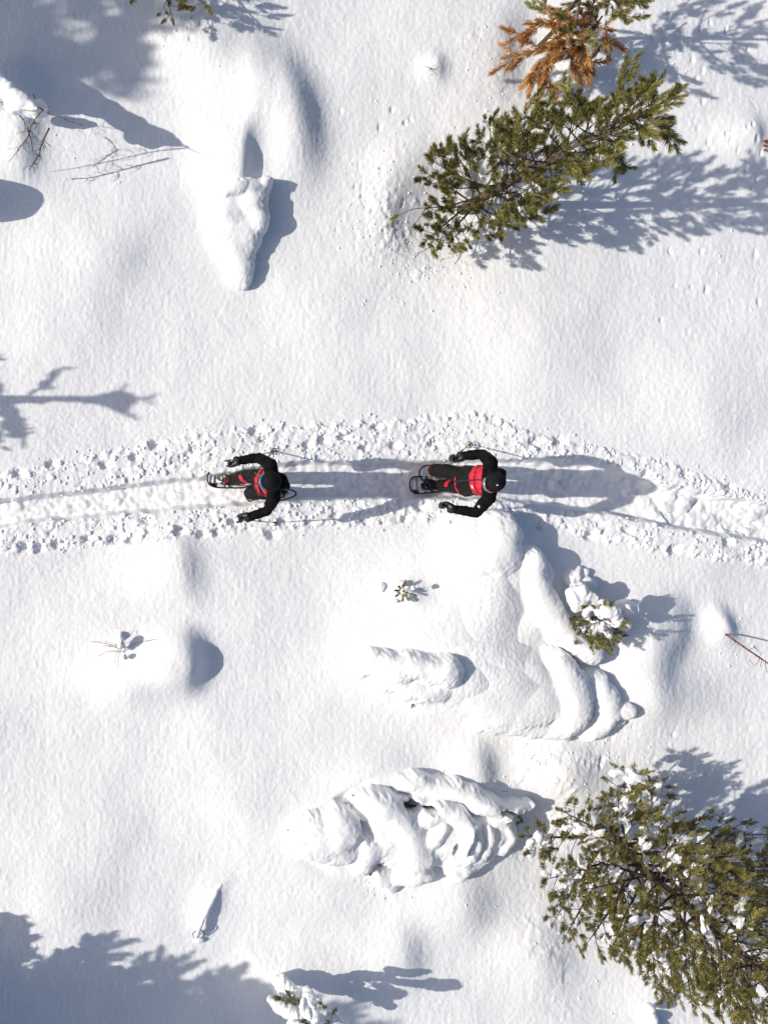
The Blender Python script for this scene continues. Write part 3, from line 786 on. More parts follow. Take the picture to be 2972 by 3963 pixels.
cap(pp, [lobz(2285, 2355, g0 + .5, 30, 16, .05, -30), lobz(2265, 2375, g0 + .46, 22, 14, .05)], 7)
cap(pp, [lobz(2410, 2450, g0 + .3, 30, 22, .06, 40), lobz(2425, 2425, g0 + .34, 20, 18, .05)], 8)
add_twigs(pp, [([W(2425, 2395, g0 + .3), W(2435, 2410, g0 + .28), W(2428, 2440, g0 + .2)], [.006, .004]), ([W(2330, 2520, g0 + .1), W(2350, 2525, g0 + .12), W(2372, 2512, g0 + .14)], [.004, .003]),
               ([W(2340, 2548, g0 + .03), W(2360, 2550, g0 + .05), W(2375, 2549, g0 + .04)], [.004, .003])], bark)

rt0 = random.Random(123)
# the snow laden young conifer, bottom centre
sc_ = snow_thing('snow_laden_conifer', 'lumpy snow laden young conifer lying towards the big pine, bottom centre', 'conifer', 1560, 3230,
    [lobe(1245, 3245, 115, 88, .24, 0, .22), lobe(1320, 3220, 76, 82, .28, 0, .22), lobe(1180, 3260, 64, 52, .14), lobe(1128, 3262, 26, 24, .07), lobe(1300, 3290, 100, 60, .2), lobe(1310, 3138, 34, 26, .15),
     lobe(1590, 3240, 200, 115, .28), lobe(1800, 3225, 165, 95, .31, -8), lobe(1740, 3240, 110, 90, .34), lobe(1700, 3290, 150, 60, .2), lobe(1430, 3190, 70, 66, .15, 20)]
    + ridge([(1400, 3240, .17, 34), (1425, 3290, .20, 46), (1400, 3355, .14, 36)]) + ridge([(1450, 3290, .18, 36), (1500, 3250, .20, 34), (1530, 3225, .2, 30)])
    + ridge([(1415, 3105, .26, 40), (1480, 3118, .32, 52), (1545, 3165, .34, 58), (1590, 3235, .35, 64), (1612, 3300, .34, 72), (1600, 3350, .24, 54)]) + ridge([(1540, 3400, .16, 28), (1600, 3398, .2, 34), (1655, 3385, .18, 26)])
    + ridge([(1450, 3390, .08, 26), (1490, 3405, .09, 34), (1520, 3430, .06, 26)]) + ridge([(1552, 3032, .14, 28), (1610, 3028, .20, 40), (1680, 3050, .21, 42), (1760, 3058, .22, 42), (1830, 3078, .22, 40), (1890, 3105, .20, 32)])
    + ridge([(1600, 3085, .20, 24), (1660, 3085, .18, 26), (1720, 3100, .16, 24)]) + ridge([(1520, 3085, .18, 18), (1570, 3088, .16, 16)])
    + ridge([(1640, 3170, .36, 40), (1710, 3135, .37, 42), (1770, 3160, .41, 42), (1815, 3205, .42, 38), (1832, 3258, .38, 34), (1800, 3308, .30, 34), (1740, 3318, .22, 32)]) + ridge([(1812, 3212, .46, 18), (1795, 3255, .45, 20), (1782, 3298, .42, 17)]) + ridge([(1660, 3250, .37, 34), (1705, 3190, .38, 30)])
    + ridge([(1830, 3112, .38, 30), (1890, 3120, .42, 36), (1945, 3148, .40, 28), (2005, 3118, .32, 15), (2045, 3104, .24, 10)]) + ridge([(1900, 3165, .32, 34), (1955, 3190, .30, 30), (1962, 3240, .27, 30), (1925, 3285, .22, 28)]) + ridge([(1925, 3220, .26, 40), (1900, 3250, .25, 30)])
    + ridge([(1875, 3190, .34, 22), (1882, 3245, .32, 28), (1855, 3295, .26, 28), (1800, 3332, .2, 26), (1745, 3355, .14, 24)]) + ridge([(1890, 3300, .14, 24), (1835, 3345, .14, 22), (1775, 3385, .15, 26), (1735, 3378, .12, 20)]), sheet=.026, seed=7, big=.012, carve=[
     (1565, 3095, 34, 20, 10, .4), (1640, 3105, 26, 14, 0, .35), (1925, 3116, 46, 9, 15, .2), (1722, 3250, 10, 20, 10, .3), (1395, 3195, 20, 44, -32, .10), (1475, 3315, 30, 8, -35, .06)])
for a, b, d, s in ((1125, 3225, (-.6, .7, .5), .8), (1545, 3405, (-.5, -.8, .2), .8), (2005, 3155, (.4, -.8, .3), 1.0), (1625, 3100, (.2, .8, .3), .8), (1755, 3345, (.3, -1, .1), .7), (1610, 3115, (1, .1, .4), .9), (1905, 3120, (.6, .5, .2), .7), (1420, 3080, (-.4, .9, .2), .7), (1405, 3095, (-.8, .6, .1), .6)):
    add_tuft(sc_, Wg(a, b, .08), d, s)
for a, b in ((1395, 3075), (1370, 3090), (1340, 3105), (1170, 3215), (1570, 3110), (1650, 3120), (1735, 3120), (1820, 3135), (1690, 3340), (1545, 3390), (1890, 3330), (1960, 3290), (2010, 3180), (1990, 3230), (1480, 3345), (1420, 3380)):
    add_tuft(sc_, Wg(a, b, .04), (rt0.uniform(-1, 1), rt0.uniform(-1, 1), .35), rt0.uniform(.6, .95))
    q0 = Wg(a, b, .03); add_twigs(sc_, [([q0, q0 + Vector((rt0.uniform(-.07, .07), rt0.uniform(-.07, .07), .05)), q0 + Vector((rt0.uniform(-.12, .12), rt0.uniform(-.12, .12), .07))], [.004, .002])], bark)
add_twigs(sc_, [([Wg(1430, 3085, .02), Wg(1600, 3120, .1), Wg(1760, 3115, .12), Wg(1930, 3110, .10)], [.02, .012]), ([Wg(1970, 3190, .2), Wg(1985, 3215, .2), Wg(1975, 3240, .15)], [.005, .003]),
                ([Wg(1945, 3065, .05), Wg(1955, 3062, .12), Wg(1970, 3066, .14)], [.004, .002])], bark, 'branch')

# arched sapling under snow with a bare tip, upper left edge
asap = empty('arched_sapling', 'sapling arched over by snow with bare drooping twigs, upper left edge', 'sapling', zbase(40, 330), 'snow laden shrubs')
A0, A1, A2, A3 = lpt(150, 300, .45), lpt(330, 385, .75), lpt(560, 500, 1.02), lpt(770, 578, 1.22)
arch = [A0 + Vector((-.5, .5, -.5)), A0, A1, A2, A3]
add_twigs(asap, [(arch, [.022, .016, .009])], bark, 'stem')
E = chain([(A0, .20), (A1, .16), (lpt(450, 440, .9), .11), (A2, .11), (lpt(650, 535, 1.12), .10), (lpt(740, 570, 1.2), .03)]) + chain([(lpt(540, 530, .98), .09), (lpt(620, 545, .95), .12), (lpt(680, 548, 1.1), .06)])
E += chain([(lpt(210, 420, .5), .10), (lpt(330, 420, .7), .08)])
E = [(tuple(Vector(c) - asap.location), r, R) for c, r, R in E]
link('snow_cover', blob('snow_cover', E, .018, 2, amps=[(.12, .022), (.05, .006)], seed=9), snow, asap)
E2 = chain([(lpt(250, 470, .42), .08), (lpt(330, 480, .5), .075), (lpt(375, 488, .55), .045)])
E2 = [(tuple(Vector(c) - asap.location), r, R) for c, r, R in E2]
link('snow_cap', blob('snow_cap', E2, .016, 2, amps=[(.10, .015)], seed=10), snow, asap)
rt = random.Random(77)
def twig_fan(root, p0, p1, r0, n, reach, m=twigm, sag=0.0, seed=1):
    """one drooping branch with curled side twigs"""
    r = random.Random(seed); p0 = Vector(p0); p1 = Vector(p1)
    mid = (p0 + p1) / 2 + Vector((0, 0, -sag)) + Vector((r.uniform(-.03, .03), r.uniform(-.03, .03), 0))
    pts = curve_pts([p0, mid, p1], 6); T = Tubes().add([p - root.location for p in pts], [r0, r0 * .45], 5)
    for k in range(n):
        i = r.randrange(1, len(pts) - 1); a = r.uniform(0, 6.28); e = (p1 - p0).normalized()
        d = (e * r.uniform(.2, 1) + Vector((math.cos(a), math.sin(a), r.uniform(-.5, .5)))).normalized()
        d2 = (d + e * .9 + Vector((r.uniform(-.6, .6), r.uniform(-.6, .6), 0))).normalized(); L = reach * r.uniform(.4, 1)
        q = [pts[i], pts[i] + d * L * .5, pts[i] + d * L * .55 + d2 * L * .5]
        T.add([x - root.location for x in curve_pts(q, 4)], [r0 * .38, r0 * .16], 4)
        if r.random() < .6:
            d3 = (d2 + Vector((r.uniform(-1, 1), r.uniform(-1, 1), r.uniform(-.4, .4)))).normalized()
            T.add([x - root.location for x in curve_pts([q[1], q[1] + d3 * L * .22, q[1] + d3 * L * .3 + d2 * L * .2], 4)], [r0 * .28, r0 * .14], 4)
    return link('branch', T.mesh('branch'), m, root)
twig_fan(asap, W(190, 495, 1.0), W(150, 600, .62), .014, 9, .17, seed=3)
twig_fan(asap, W(150, 600, .62), W(112, 655, .35), .010, 8, .16, seed=4)
twig_fan(asap, W(105, 490, .75), W(128, 590, .5), .010, 7, .14, seed=5)
twig_fan(asap, W(75, 445, .7), W(100, 500, .75), .008, 4, .10, seed=6)
twig_fan(asap, W(128, 362, .9), W(172, 425, 1.0), .006, 4, .18, seed=7)
twig_fan(asap, A3, lpt(480, 620, .75), .010, 9, .25, seed=8)
twig_fan(asap, lpt(480, 620, .75), lpt(210, 665, .35), .007, 8, .22, seed=9)
twig_fan(asap, lpt(760, 580, 1.2), lpt(930, 640, 1.25), .005, 4, .15, seed=10)
twig_fan(asap, lpt(230, 470, .5), lpt(520, 510, .95), .006, 8, .22, seed=12)
# hollow beneath it where dark twigs show
twig_fan(asap, Wg(-10, 318, .12), Wg(50, 328, .12), .012, 5, .1, bark, seed=11)

# thing behind the left edge that shades the snow there
snow_thing('snow_laden_shrub', 'snow buried shrub just beyond the left edge', 'shrub', -330, 740, [lobe(-330, 720, 120, 85, .98, 0, .8), lobe(-270, 700, 70, 60, .88, 0, .7), lobe(-290, 770, 70, 50, .9, 0, .7)], voxel=.03, seed=12, sheet=None)

# dry twigs poking through the small drift, lower left
dry = empty('dry_shrub', 'dead twigs and a snow chip poking out of the drift, lower left', 'shrub', zbase(462, 2500), 'bare twigs in the snow')
for i, (a, b) in enumerate(((350, 2482), (395, 2500), (380, 2540), (440, 2570), (455, 2590), (600, 2475), (520, 2440), (410, 2505))):
    add_twigs(dry, [([Wg(462 + i * 2, 2500 + (i % 3) * 12, .0), Wg((462 + a) / 2, (2500 + b) / 2, .07), Wg(a, b, .02)], [.0035, .002])])
cap(dry, [lobz(468, 2488, hz(468, 2500) + .14, 10, 20, .05), lobz(478, 2505, hz(468, 2500) + .09, 9, 16, .05)], 6, .008)
cap(dry, [lobz(478, 2545, hz(478, 2545) + .07, 22, 14, .05), lobz(462, 2460, hz(462, 2460) + .03, 14, 20, .05)], 7, .008)
add_twigs(dry, [([Wg(470, 2510, -.05), Wg(478, 2500, .12), Wg(474, 2488, .2)], [.012, .006])], bark, 'stem')
# bowed twig with a snow ridge, bottom left
bow = empty('bowed_sapling', 'thin sapling bowed into an arc under a ridge of snow, bottom left', 'sapling', zbase(770, 3610), 'snow laden shrubs')
L = chain([(Wg(862, 3410, -.04), .03), (Wg(835, 3455, .0), .04), (Wg(806, 3515, .045), .042), (Wg(785, 3560, .08), .034), (Wg(765, 3610, .10), .03), (Wg(757, 3630, .08), .025)]) + chain([(Wg(780, 3640, .02), .04), (Wg(762, 3640, .02), .04)])
link('snow_cover', blob('snow_cover', [(tuple(Vector(c) - bow.location), r, R) for c, r, R in L], .01, 2, amps=[(.06, .006)], seed=13), snow, bow)
add_twigs(bow, [([Wg(775, 3600, .12), Wg(790, 3612, .1), Wg(784, 3635, .02)], [.008, .005]), ([Wg(757, 3605, .12), Wg(746, 3615, .1), Wg(752, 3636, .02)], [.006, .004])], bark)
# leaning reddish stem, right edge
lean = empty('leaning_stem', 'bare reddish stem leaning out of the snow at the right edge', 'stem', zbase(2810, 2455), 'bare twigs in the snow')
b0 = Wg(2808, 2455, .03)
add_twigs(lean, [([b0, W(2890, 2512, b0.z + .34), W(2972, 2567, b0.z + .66), W(3060, 2625, b0.z + 1.0)], [.012, .009])], redtwig, 'stem')
for pts in ([(2900, 2515, .4), (2920, 2508, .42), (2945, 2530, .4), (2940, 2540, .3)], [(2940, 2540, .55), (2935, 2565, .5), (2920, 2575, .4), (2900, 2552, .35)], [(2950, 2550, .6), (2943, 2575, .5), (2950, 2580, .45)],
            [(2962, 2562, .62), (2964, 2590, .5), (2972, 2605, .4)], [(2920, 2508, .42), (2922, 2500, .42), (2928, 2520, .38)]):
    add_twigs(lean, [([W(a, b, b0.z + c) for a, b, c in pts], [.0035, .002])], redtwig)
# dark brushwood at the right edge, upper
br = empty('brushwood', 'dark brown brushwood sticking out at the right edge', 'brushwood', zbase(2985, 555), 'bare twigs in the snow')
for i in range(10):
    a = rt.uniform(1.2, 5.0); q = Wg(2978, 552 + rt.uniform(-20, 20), .0)
    add_twigs(br, [([q, q + Vector((math.cos(a) * .05, math.sin(a) * .05, .09)), q + Vector((math.cos(a) * .1, math.sin(a) * .1, .12))], [.008, .003])], redtwig)
for i in range(4): add_tuft(br, Wg(2972, 540 + i * 12, .02), (-1, rt.uniform(-.5, .5), .4), .55, OT)
# sprig beside the pine
spr = empty('sprig', 'pale hair thin sprig on a tiny mound near the top', 'sprig', zbase(1665, 262), 'bare twigs in the snow')
for a, b in ((1640, 250), (1690, 268), (1668, 290), (1650, 285), (1684, 245)): add_twigs(spr, [([Wg(1665, 262, .0), Wg((1665 + a) / 2, (262 + b) / 2, .05), Wg(a, b, .03)], [.003, .0015])])
# seedling pine in the middle
seed_p = empty('pine_seedling', 'tiny pine seedling poking through the snow in the middle', 'seedling', zbase(1558, 2288), 'young pines in the snow')
add_twigs(seed_p, [([Wg(1558, 2290, -.1), Wg(1560, 2288, .1), Wg(1566, 2280, .2)], [.008, .005])], bark, 'stem')
for d, s, q in (((-.7, -.5, .3), .9, (1552, 2290)), ((-.5, .3, .5), .9, (1556, 2280)), ((.1, .8, .6), .9, (1558, 2276)), ((.6, -.3, .3), .7, (1588, 2294)), ((-.2, -.8, .4), .9, (1560, 2296)), ((.1, -.2, 1), .9, (1562, 2284)), ((-.9, 0, .4), .8, (1550, 2284)), ((.3, -.9, .3), .7, (1570, 2300))):
    add_tuft(seed_p, Wg(q[0], q[1], .06), d, s, GT)
cap(seed_p, [lobz(1577, 2284, hz(1577, 2284) + .12, 9, 10, .03)], 20, .008)
cap(seed_p, [lobz(1548, 2252, hz(1548, 2252) + .05, 14, 12, .04), lobz(1570, 2258, hz(1570, 2258) + .04, 16, 10, .04)], 21, .008)
cap(seed_p, [lobz(1590, 2318, hz(1590, 2318) + .04, 18, 11, .04), lobz(1528, 2330, hz(1528, 2330) + .01, 14, 10, .03), lobz(1478, 2270, hz(1478, 2270) + .0, 14, 20, .03)], 22, .008)
cap(seed_p, [lobz(1600, 2276, hz(1600, 2276) + .22, 13, 12, .04), lobz(1582, 2290, hz(1582, 2290) + .13, 8, 8, .04)], 23, .008)
# snow topped shrub at the bottom edge
g1 = hz(1060, 3760)
bsh = empty('snow_laden_shrub', 'upright little conifer with thick snow fingers, cut by the bottom edge', 'shrub', zbase(1075, 3770), 'snow laden shrubs')
def finger(pts, rr, seed):
    rr = [x * 1.06 for x in rr]
    me = blob('snow_finger', [(tuple(Vector(c) - bsh.location), r, R) for c, r, R in chain([(W(a, b, g1 + z), q) for (a, b, z), q in zip(pts, rr)])], .011, 2, .6, [(.10, .020), (.05, .012), (.028, .005)], seed)
    link('snow_finger', me, snow, bsh)
finger([(1050, 3872, .40), (1075, 3895, .44), (1120, 3915, .5), (1150, 3940, .55)], (.05, .07, .085, .08), 1)
finger([(1085, 3800, .12), (1110, 3830, .25), (1145, 3852, .32)], (.09, .11, .075), 2)
finger([(1185, 3835, .3), (1200, 3865, .55), (1208, 3895, .7)], (.05, .075, .065), 3)
finger([(1178, 3880, .8), (1182, 3910, .92), (1195, 3935, 1.0)], (.045, .06, .05), 4)
finger([(1215, 3922, .75), (1222, 3950, .85), (1230, 3975, .9)], (.045, .05, .05), 5)
finger([(1240, 3900, .5), (1252, 3915, .55), (1248, 3945, .6)], (.04, .05, .04), 6)
finger([(1228, 3868, .35), (1235, 3885, .3)], (.045, .05), 7)
finger([(1295, 3935, .4), (1310, 3950, .38), (1325, 3970, .36)], (.045, .055, .05), 8)
finger([(1130, 3970, .6), (1170, 3990, .8)], (.07, .08), 9)
finger([(1190, 4010, 1.1), (1205, 4040, 1.25)], (.09, .07), 10)
finger([(1270, 3925, .4), (1285, 3960, .4)], (.04, .06), 11)
add_twigs(bsh, [([zbase(1075, 3770) - Vector((0, 0, .2)), W(1110, 3840, g1 + .35), W(1150, 3890, g1 + .6)], [.03, .01])], bark, 'stem')
for a, b, z, d in ((1085, 3868, .3, (-.6, .2, .5)), (1095, 3878, .3, (.2, .3, 1)), (1110, 3872, .32, (.5, .2, .6)), (1130, 3880, .3, (.3, -.5, .5)), (1120, 3890, .3, (0, 0, 1)), (1155, 3880, .3, (.5, 0, .6)), (1160, 3900, .35, (.2, -.6, .5)), (1150, 3865, .2, (-.4, .4, .5)),
                   (1172, 3945, .6, (0, -.6, .8)), (1180, 3955, .6, (.4, -.3, .8)), (1165, 3955, .6, (-.5, -.3, .6)), (1235, 3900, .4, (.5, .3, .5)), (1285, 3925, .3, (.3, .6, .3)), (1275, 3950, .3, (-.5, -.2, .5))):
    add_tuft(bsh, W(a, b, g1 + z + .12), d, 1.1)
    add_tuft(bsh, W(a + rt.uniform(-12, 12), b + rt.uniform(-12, 12), g1 + z + .06), (rt.uniform(-1, 1), rt.uniform(-1, 1), .5), 1.0)
    add_twigs(bsh, [([W(a, b, g1 + z), W(a + rt.uniform(-14, 14), b + rt.uniform(-10, 14), g1 + z + .16)], [.005, .003])], bark)
snow_thing('snow_capped_sapling', 'small snow capped post like sapling at the bottom edge', 'sapling', 2520, 3945, [lobe(2520, 3908, 20, 18, .34, 0, .08), lobe(2522, 3925, 17, 16, .28, 0, .09), lobe(2525, 3950, 26, 24, .2, 0, .14), lobe(2530, 3985, 34, 30, .15)], voxel=.012, seed=15, sheet=None, it=6)

# ------------------------------------------------------------------ two snowshoe walkers
black = mat('black_shell_fabric', (.005, .005, .006), .75, .05); noise_mix(black, (.004, .004, .005), (.007, .007, .008), 18, bump=.25, bump_scale=120, bdist=.004)
greyblack = mat('charcoal_fabric', (.014, .014, .014), .75, .12); noise_mix(greyblack, (.007, .007, .007), (.012, .012, .0115), 18, bump=.25, bump_scale=120, bdist=.004)
red = mat('red_fabric', (.50, .012, .035), .6, .3); noise_mix(red, (.42, .010, .028), (.56, .016, .042), 22)
knit = mat('black_knit', (.010, .010, .011), .9, .1); noise_mix(knit, (.007, .007, .008), (.016, .016, .017), 90, bump=.5, bump_scale=260, bdist=.004)
skin = mat('skin', (.55, .33, .23), .5, .35)
lips = mat('lips', (.40, .17, .14), .45, .3)
hairm = mat('brown_hair', (.13, .065, .03), .55, .3)
glovem = mat('black_leather', (.012, .012, .013), .45, .4)
white = mat('white_plastic', (.75, .75, .74), .4, .4)
blueband = mat('blue_strap', (.035, .09, .18), .6, .3)
lensb = mat('dark_blue_lens', (.03, .06, .12), .08, .6, coat=.5)
lensg = mat('mirror_lens', (.25, .27, .30), .12, .8, .6)
alu = mat('grey_aluminium', (.30, .30, .31), .35, .5, .8)
dpole = mat('dark_pole_shaft', (.05, .05, .055), .4, .5)
gpole = mat('green_pole_shaft', (.12, .22, .06), .4, .5)
deckm = mat('snowshoe_deck', (.02, .02, .022), .5, .3); noise_mix(deckm, (.02, .02, .022), (.82, .83, .85), 9, .44, .52)
framem = mat('maroon_snowshoe_frame', (.10, .012, .025), .4, .4); noise_mix(framem, (.12, .012, .025), (.03, .02, .025), 14)
strapm = mat('black_rubber_strap', (.015, .015, .016), .5, .3)
bootd = mat('black_boot_dusted', (.02, .02, .02), .6, .2); noise_mix(bootd, (.018, .018, .02), (.80, .81, .83), 16, .56, .63)
bootw = mat('cream_boot_patterned', (.6, .6, .5), .6, .2); noise_mix(bootw, (.03, .03, .02), (.66, .65, .55), 17, .46, .54)
badge = mat('badge_metal', (.55, .50, .42), .4, .4); noise_mix(badge, (.75, .72, .66), (.40, .24, .10), 60)
orangem = mat('orange_tab', (.65, .30, .05), .5, .3)

def J(px, py, z): return W(px, py, z)

def pick(me, sel, off, name, m, parent, thick=True):
    """lift the selected faces of a garment off as their own piece, a few millimetres proud"""
    co = get_co(me); no = get_no(me); fs = [tuple(p.vertices) for p in me.polygons]
    keep = [f for f, k in zip(fs, sel) if k]
    if not keep: return None
    used = sorted({i for f in keep for i in f}); mp = {u: i for i, u in enumerate(used)}
    n = len(used)
    top = co[used] + no[used] * off; bot = co[used] - no[used] * .004
    faces = [tuple(mp[i] for i in f) for f in keep]
    ec = {}
    for f in faces:
        for a, b in zip(f, f[1:] + f[:1]): ec[(a, b)] = 1
    side = [(b, a, a + n, b + n) for (a, b) in ec if (b, a) not in ec]
    r = D.meshes.new(name); r.from_pydata(np.concatenate([top, bot]).tolist(), [], faces + side); r.update()
    r.polygons.foreach_set('use_smooth', np.full(len(r.polygons), True))
    return link(name, r, m, parent)

def face_data(me):
    n = len(me.polygons); c = np.empty(n * 3, np.float32); me.polygons.foreach_get('center', c)
    nn = np.empty(n * 3, np.float32); me.polygons.foreach_get('normal', nn)
    return c.reshape(-1, 3).astype(float), nn.reshape(-1, 3).astype(float)

def segdist(p, a, b):
    a = np.array(a); b = np.array(b); d = b - a
    t = np.clip(((p - a) @ d) / (d @ d), 0, 1)
    return np.linalg.norm(p - (a + t[:, None] * d), axis=1)

def person(label, head, yaw, pitch, J_, spec):
    """J_: joints in world metres; everything is built relative to the Empty free body mesh that is the person itself"""
    org = Vector((J_['pelvis'].x, J_['pelvis'].y, -.15))
    q = {k: v - org for k, v in J_.items()}
    hc = head - org
    Rh = Matrix.Rotation(yaw, 3, 'Z') @ Matrix.Rotation(pitch, 3, 'Y')     # head: +x forward, +y left, +z up
    def hp(x, y, z): return tuple(hc + Rh @ Vector((x, y, z)))
    Rn = np.array(Rh)
    # the body itself, one continuous figure
    E = [(hp(-.005, 0, .03), (.098, .078, .098), Rn), (hp(.02, 0, -.05), (.075, .062, .07), Rn), (hp(.055, 0, -.085), (.035, .040, .028), Rn),
         (hp(.098, 0, -.025), (.022, .013, .014), Rn), (hp(.088, 0, -.005), (.016, .010, .026), Rn), (hp(.0, .078, -.015), (.018, .012, .03), Rn), (hp(.0, -.078, -.015), (.018, .012, .03), Rn),
         (hp(.082, 0, -.062), (.014, .026, .008), Rn), (hp(.05, .04, -.035), (.03, .025, .025), Rn), (hp(.05, -.04, -.035), (.03, .025, .025), Rn)]
    neck = (q['shr'] + q['shl']) / 2
    E += chain([(neck, (.06, .06, .06)), (Vector(hp(-.02, 0, -.07)), (.052, .052, .05))])
    E += chain([(q['pelvis'], (.10, .14, .10)), (q['chest'], (.10, .15, .10)), (neck, (.07, .12, .06))])
    for s in 'rl':
        E += chain([(q['sh' + s], .055), (q['el' + s], .042), (q['wr' + s], .026), (q['ha' + s], .016)])
        E += chain([(q['hip' + s], .075), (q['kn' + s], .055), (q['an' + s], .04)])
    root = link('person', blob('person', E, .011, 3), skin)
    root.location = org
    tag(root, label, 'person', 'people walking on snowshoes')
    # jacket
    w = spec.get('w', 1.0)
    hem = q['pelvis'] + Vector((0, 0, -.06))
    E = chain([(hem, (.150, .195 * w, .06)), (q['pelvis'] + Vector((0, 0, .06)), (.148, .19 * w, .08)), ((q['pelvis'] + q['chest']) / 2, (.136, .178 * w, .08)), (q['chest'], (.142, .185 * w, .10)),
               (q['chest'] * .35 + neck * .65, (.125, .18 * w, .08)), (neck + Vector((0, 0, -.02)), (.095, .14 * w, .06))])
    E += chain([(q['shr'] * .85 + neck * .15, .083), (q['shl'] * .85 + neck * .15, .083)])
    E += chain([(neck + Vector((0, 0, .0)), .075), (neck + Vector((0, 0, .05)), .07)])
    for s in 'rl':
        E += chain([(q['sh' + s], .080), (q['sh' + s] * .5 + q['el' + s] * .5, .074), (q['el' + s], .064), (q['el' + s] * .45 + q['wr' + s] * .55, .060), (q['wr' + s], .050)])
    # hood lying behind the neck
    back = -Vector((math.cos(yaw), math.sin(yaw), 0))
    hd = spec['hood']
    E += chain([(neck + Vector((0, .08, .05)), .05), (neck + back * .09 + Vector((0, .03, .06)), .07), (neck + back * hd + Vector((0, spec.get('hoody', 0), .03)), .035)])
    E += chain([(neck + Vector((0, -.08, .05)), .05), (neck + back * .09 + Vector((0, -.03, .06)), .07), (neck + back * hd + Vector((0, spec.get('hoody', 0), .03)), .035)])
    jm = blob('jacket', E, .0085, 3, .6, [(.075, .0055), (.032, .0030)], spec['seed'])
    link('jacket', jm, black, root)
    c, nn = face_data(jm)
    arm = np.minimum(np.minimum(segdist(c, q['shr'], q['elr']), segdist(c, q['elr'], q['wrr'])), np.minimum(segdist(c, q['shl'], q['ell']), segdist(c, q['ell'], q['wrl']))) < .093
    front = (nn[:, 0] < .05) & ~arm & (np.abs(c[:, 1] - q['chest'].y) < .20 * w) & (c[:, 0] < neck.x - .03)
    # the charcoal front and the red bands
    zmid = c[:, 2]
    curve = .5 * (c[:, 1] - q['chest'].y) ** 2
    pick(jm, front & (zmid < q['chest'].z + .02 + curve), .002, 'front_panel', greyblack, root)
    for (a, b, ysel) in spec['bands']:
        sel = front & (zmid > a - org.z - curve * 2) & (zmid < b - org.z - curve * 2)
        if ysel: sel &= (c[:, 1] > ysel[0] - org.y) & (c[:, 1] < ysel[1] - org.y)
        pick(jm, sel, .005, 'red_band', red, root)
    # zip
    zp = [p for p in (front & (np.abs(c[:, 1] - q['chest'].y - spec.get('zip', 0)) < .006)).nonzero()[0]]
    sel = np.zeros(len(c), bool); sel[zp] = True
    pick(jm, sel, .007, 'zip', strapm, root)
    # trousers
    E = []
    for s in 'rl':
        k = q['kn' + s]; a = q['an' + s]
        E += chain([(q['pelvis'] * .4 + q['hip' + s] * .6, (.115, .10, .09)), (q['hip' + s] * .4 + k * .6, .094), (k, .083), (k * .45 + a * .55, .083), (a + Vector((0, 0, .05)), .070)])
    tm_ = blob('trousers', E, .0095, 3, .6, [(.09, .006), (.04, .003)], spec['seed'] + 5)
    link('trousers', tm_, greyblack, root)
    c, nn = face_data(tm_)
    for s, zz, side in spec['knees']:
        k = q['kn' + s]
        d = c - np.array(k)
        sel = (nn[:, 0] < .25) & (np.linalg.norm(d, axis=1) < .115) & (np.abs(d[:, 2] - zz) < .045) & ((d[:, 1] * side) > -.01)
        pick(tm_, sel, .004, 'knee_patch', red, root)
    # boots
    for s in 'rl':
        a = q['an' + s]; R = spec['foot' + s]            # (yaw, pitch)
        Rf = Matrix.Rotation(R[0], 3, 'Z') @ Matrix.Rotation(R[1], 3, 'Y')
        def fp(x, y, z): return tuple(a + Rf @ Vector((x, y, z)))
        E = chain([(fp(0, 0, .06), .052), (fp(.0, 0, -.02), .052), (fp(-.03, 0, -.055), (.05, .042, .035)), (fp(.06, 0, -.05), (.055, .045, .04)), (fp(.15, 0, -.058), (.05, .046, .032))])
        link('boot', blob('boot', E, .009, 3, amps=[(.04, .002)]), spec['boot'], root)
    # beanie
    n1 = 24; V = []; Fq = []
    rings = [(.0, .104, .090), (.0, .112, .097), (.022, .116, .100), (.040, .113, .098), (.046, .107, .092), (.062, .105, .091), (.085, .097, .084), (.106, .080, .069), (.122, .054, .047), (.130, .026, .022)]
    rng = random.Random(spec['seed'])
    for i, (z, rx, ry) in enumerate(rings):
        for k in range(n1):
            t = 2 * math.pi * k / n1; wv = 1 + .012 * math.sin(3 * t + spec['seed']) + rng.uniform(-.006, .006)
            V.append(hp(rx * math.cos(t) * wv - .008, ry * math.sin(t) * wv, .012 + z + .018 * math.cos(t) * (1 if z < .05 else .4)))
    for i in range(len(rings) - 1):
        for k in range(n1): Fq.append((i * n1 + k, i * n1 + (k + 1) % n1, (i + 1) * n1 + (k + 1) % n1, (i + 1) * n1 + k))
    V.append(hp(-.008, 0, .145)); tp = len(V) - 1
    for k in range(n1): Fq.append(((len(rings) - 1) * n1 + k, (len(rings) - 1) * n1 + (k + 1) % n1, tp))
    bme = D.meshes.new('beanie'); bme.from_pydata(V, [], Fq); bme.update(); bme.polygons.foreach_set('use_smooth', np.full(len(bme.polygons), True))
    m = bme; bo = link('beanie', m, knit, root)
    ss = bo.modifiers.new('s', 'SUBSURF'); ss.levels = 1; ss.render_levels = 1
    # goggles: curved lens in a frame with a strap round the beanie
    def band(name, z0, z1, r0, a0, a1, m, thick, nz=3, parent=root, dx=0, zt=0):
        V = []; Fq = []; na = 26; nz_ = nz
        for side in (0, 1):
            for j in range(nz_ + 1):
                v = j / nz_
                for k in range(na + 1):
                    t = a0 + (a1 - a0) * k / na
                    bul = .006 * math.sin(math.pi * v)
                    rr = r0 + bul - side * thick
                    V.append(hp(rr * math.cos(t) + dx, rr * .86 * math.sin(t), z0 + (z1 - z0) * v + zt * math.cos(t)))
        N = (nz_ + 1) * (na + 1)
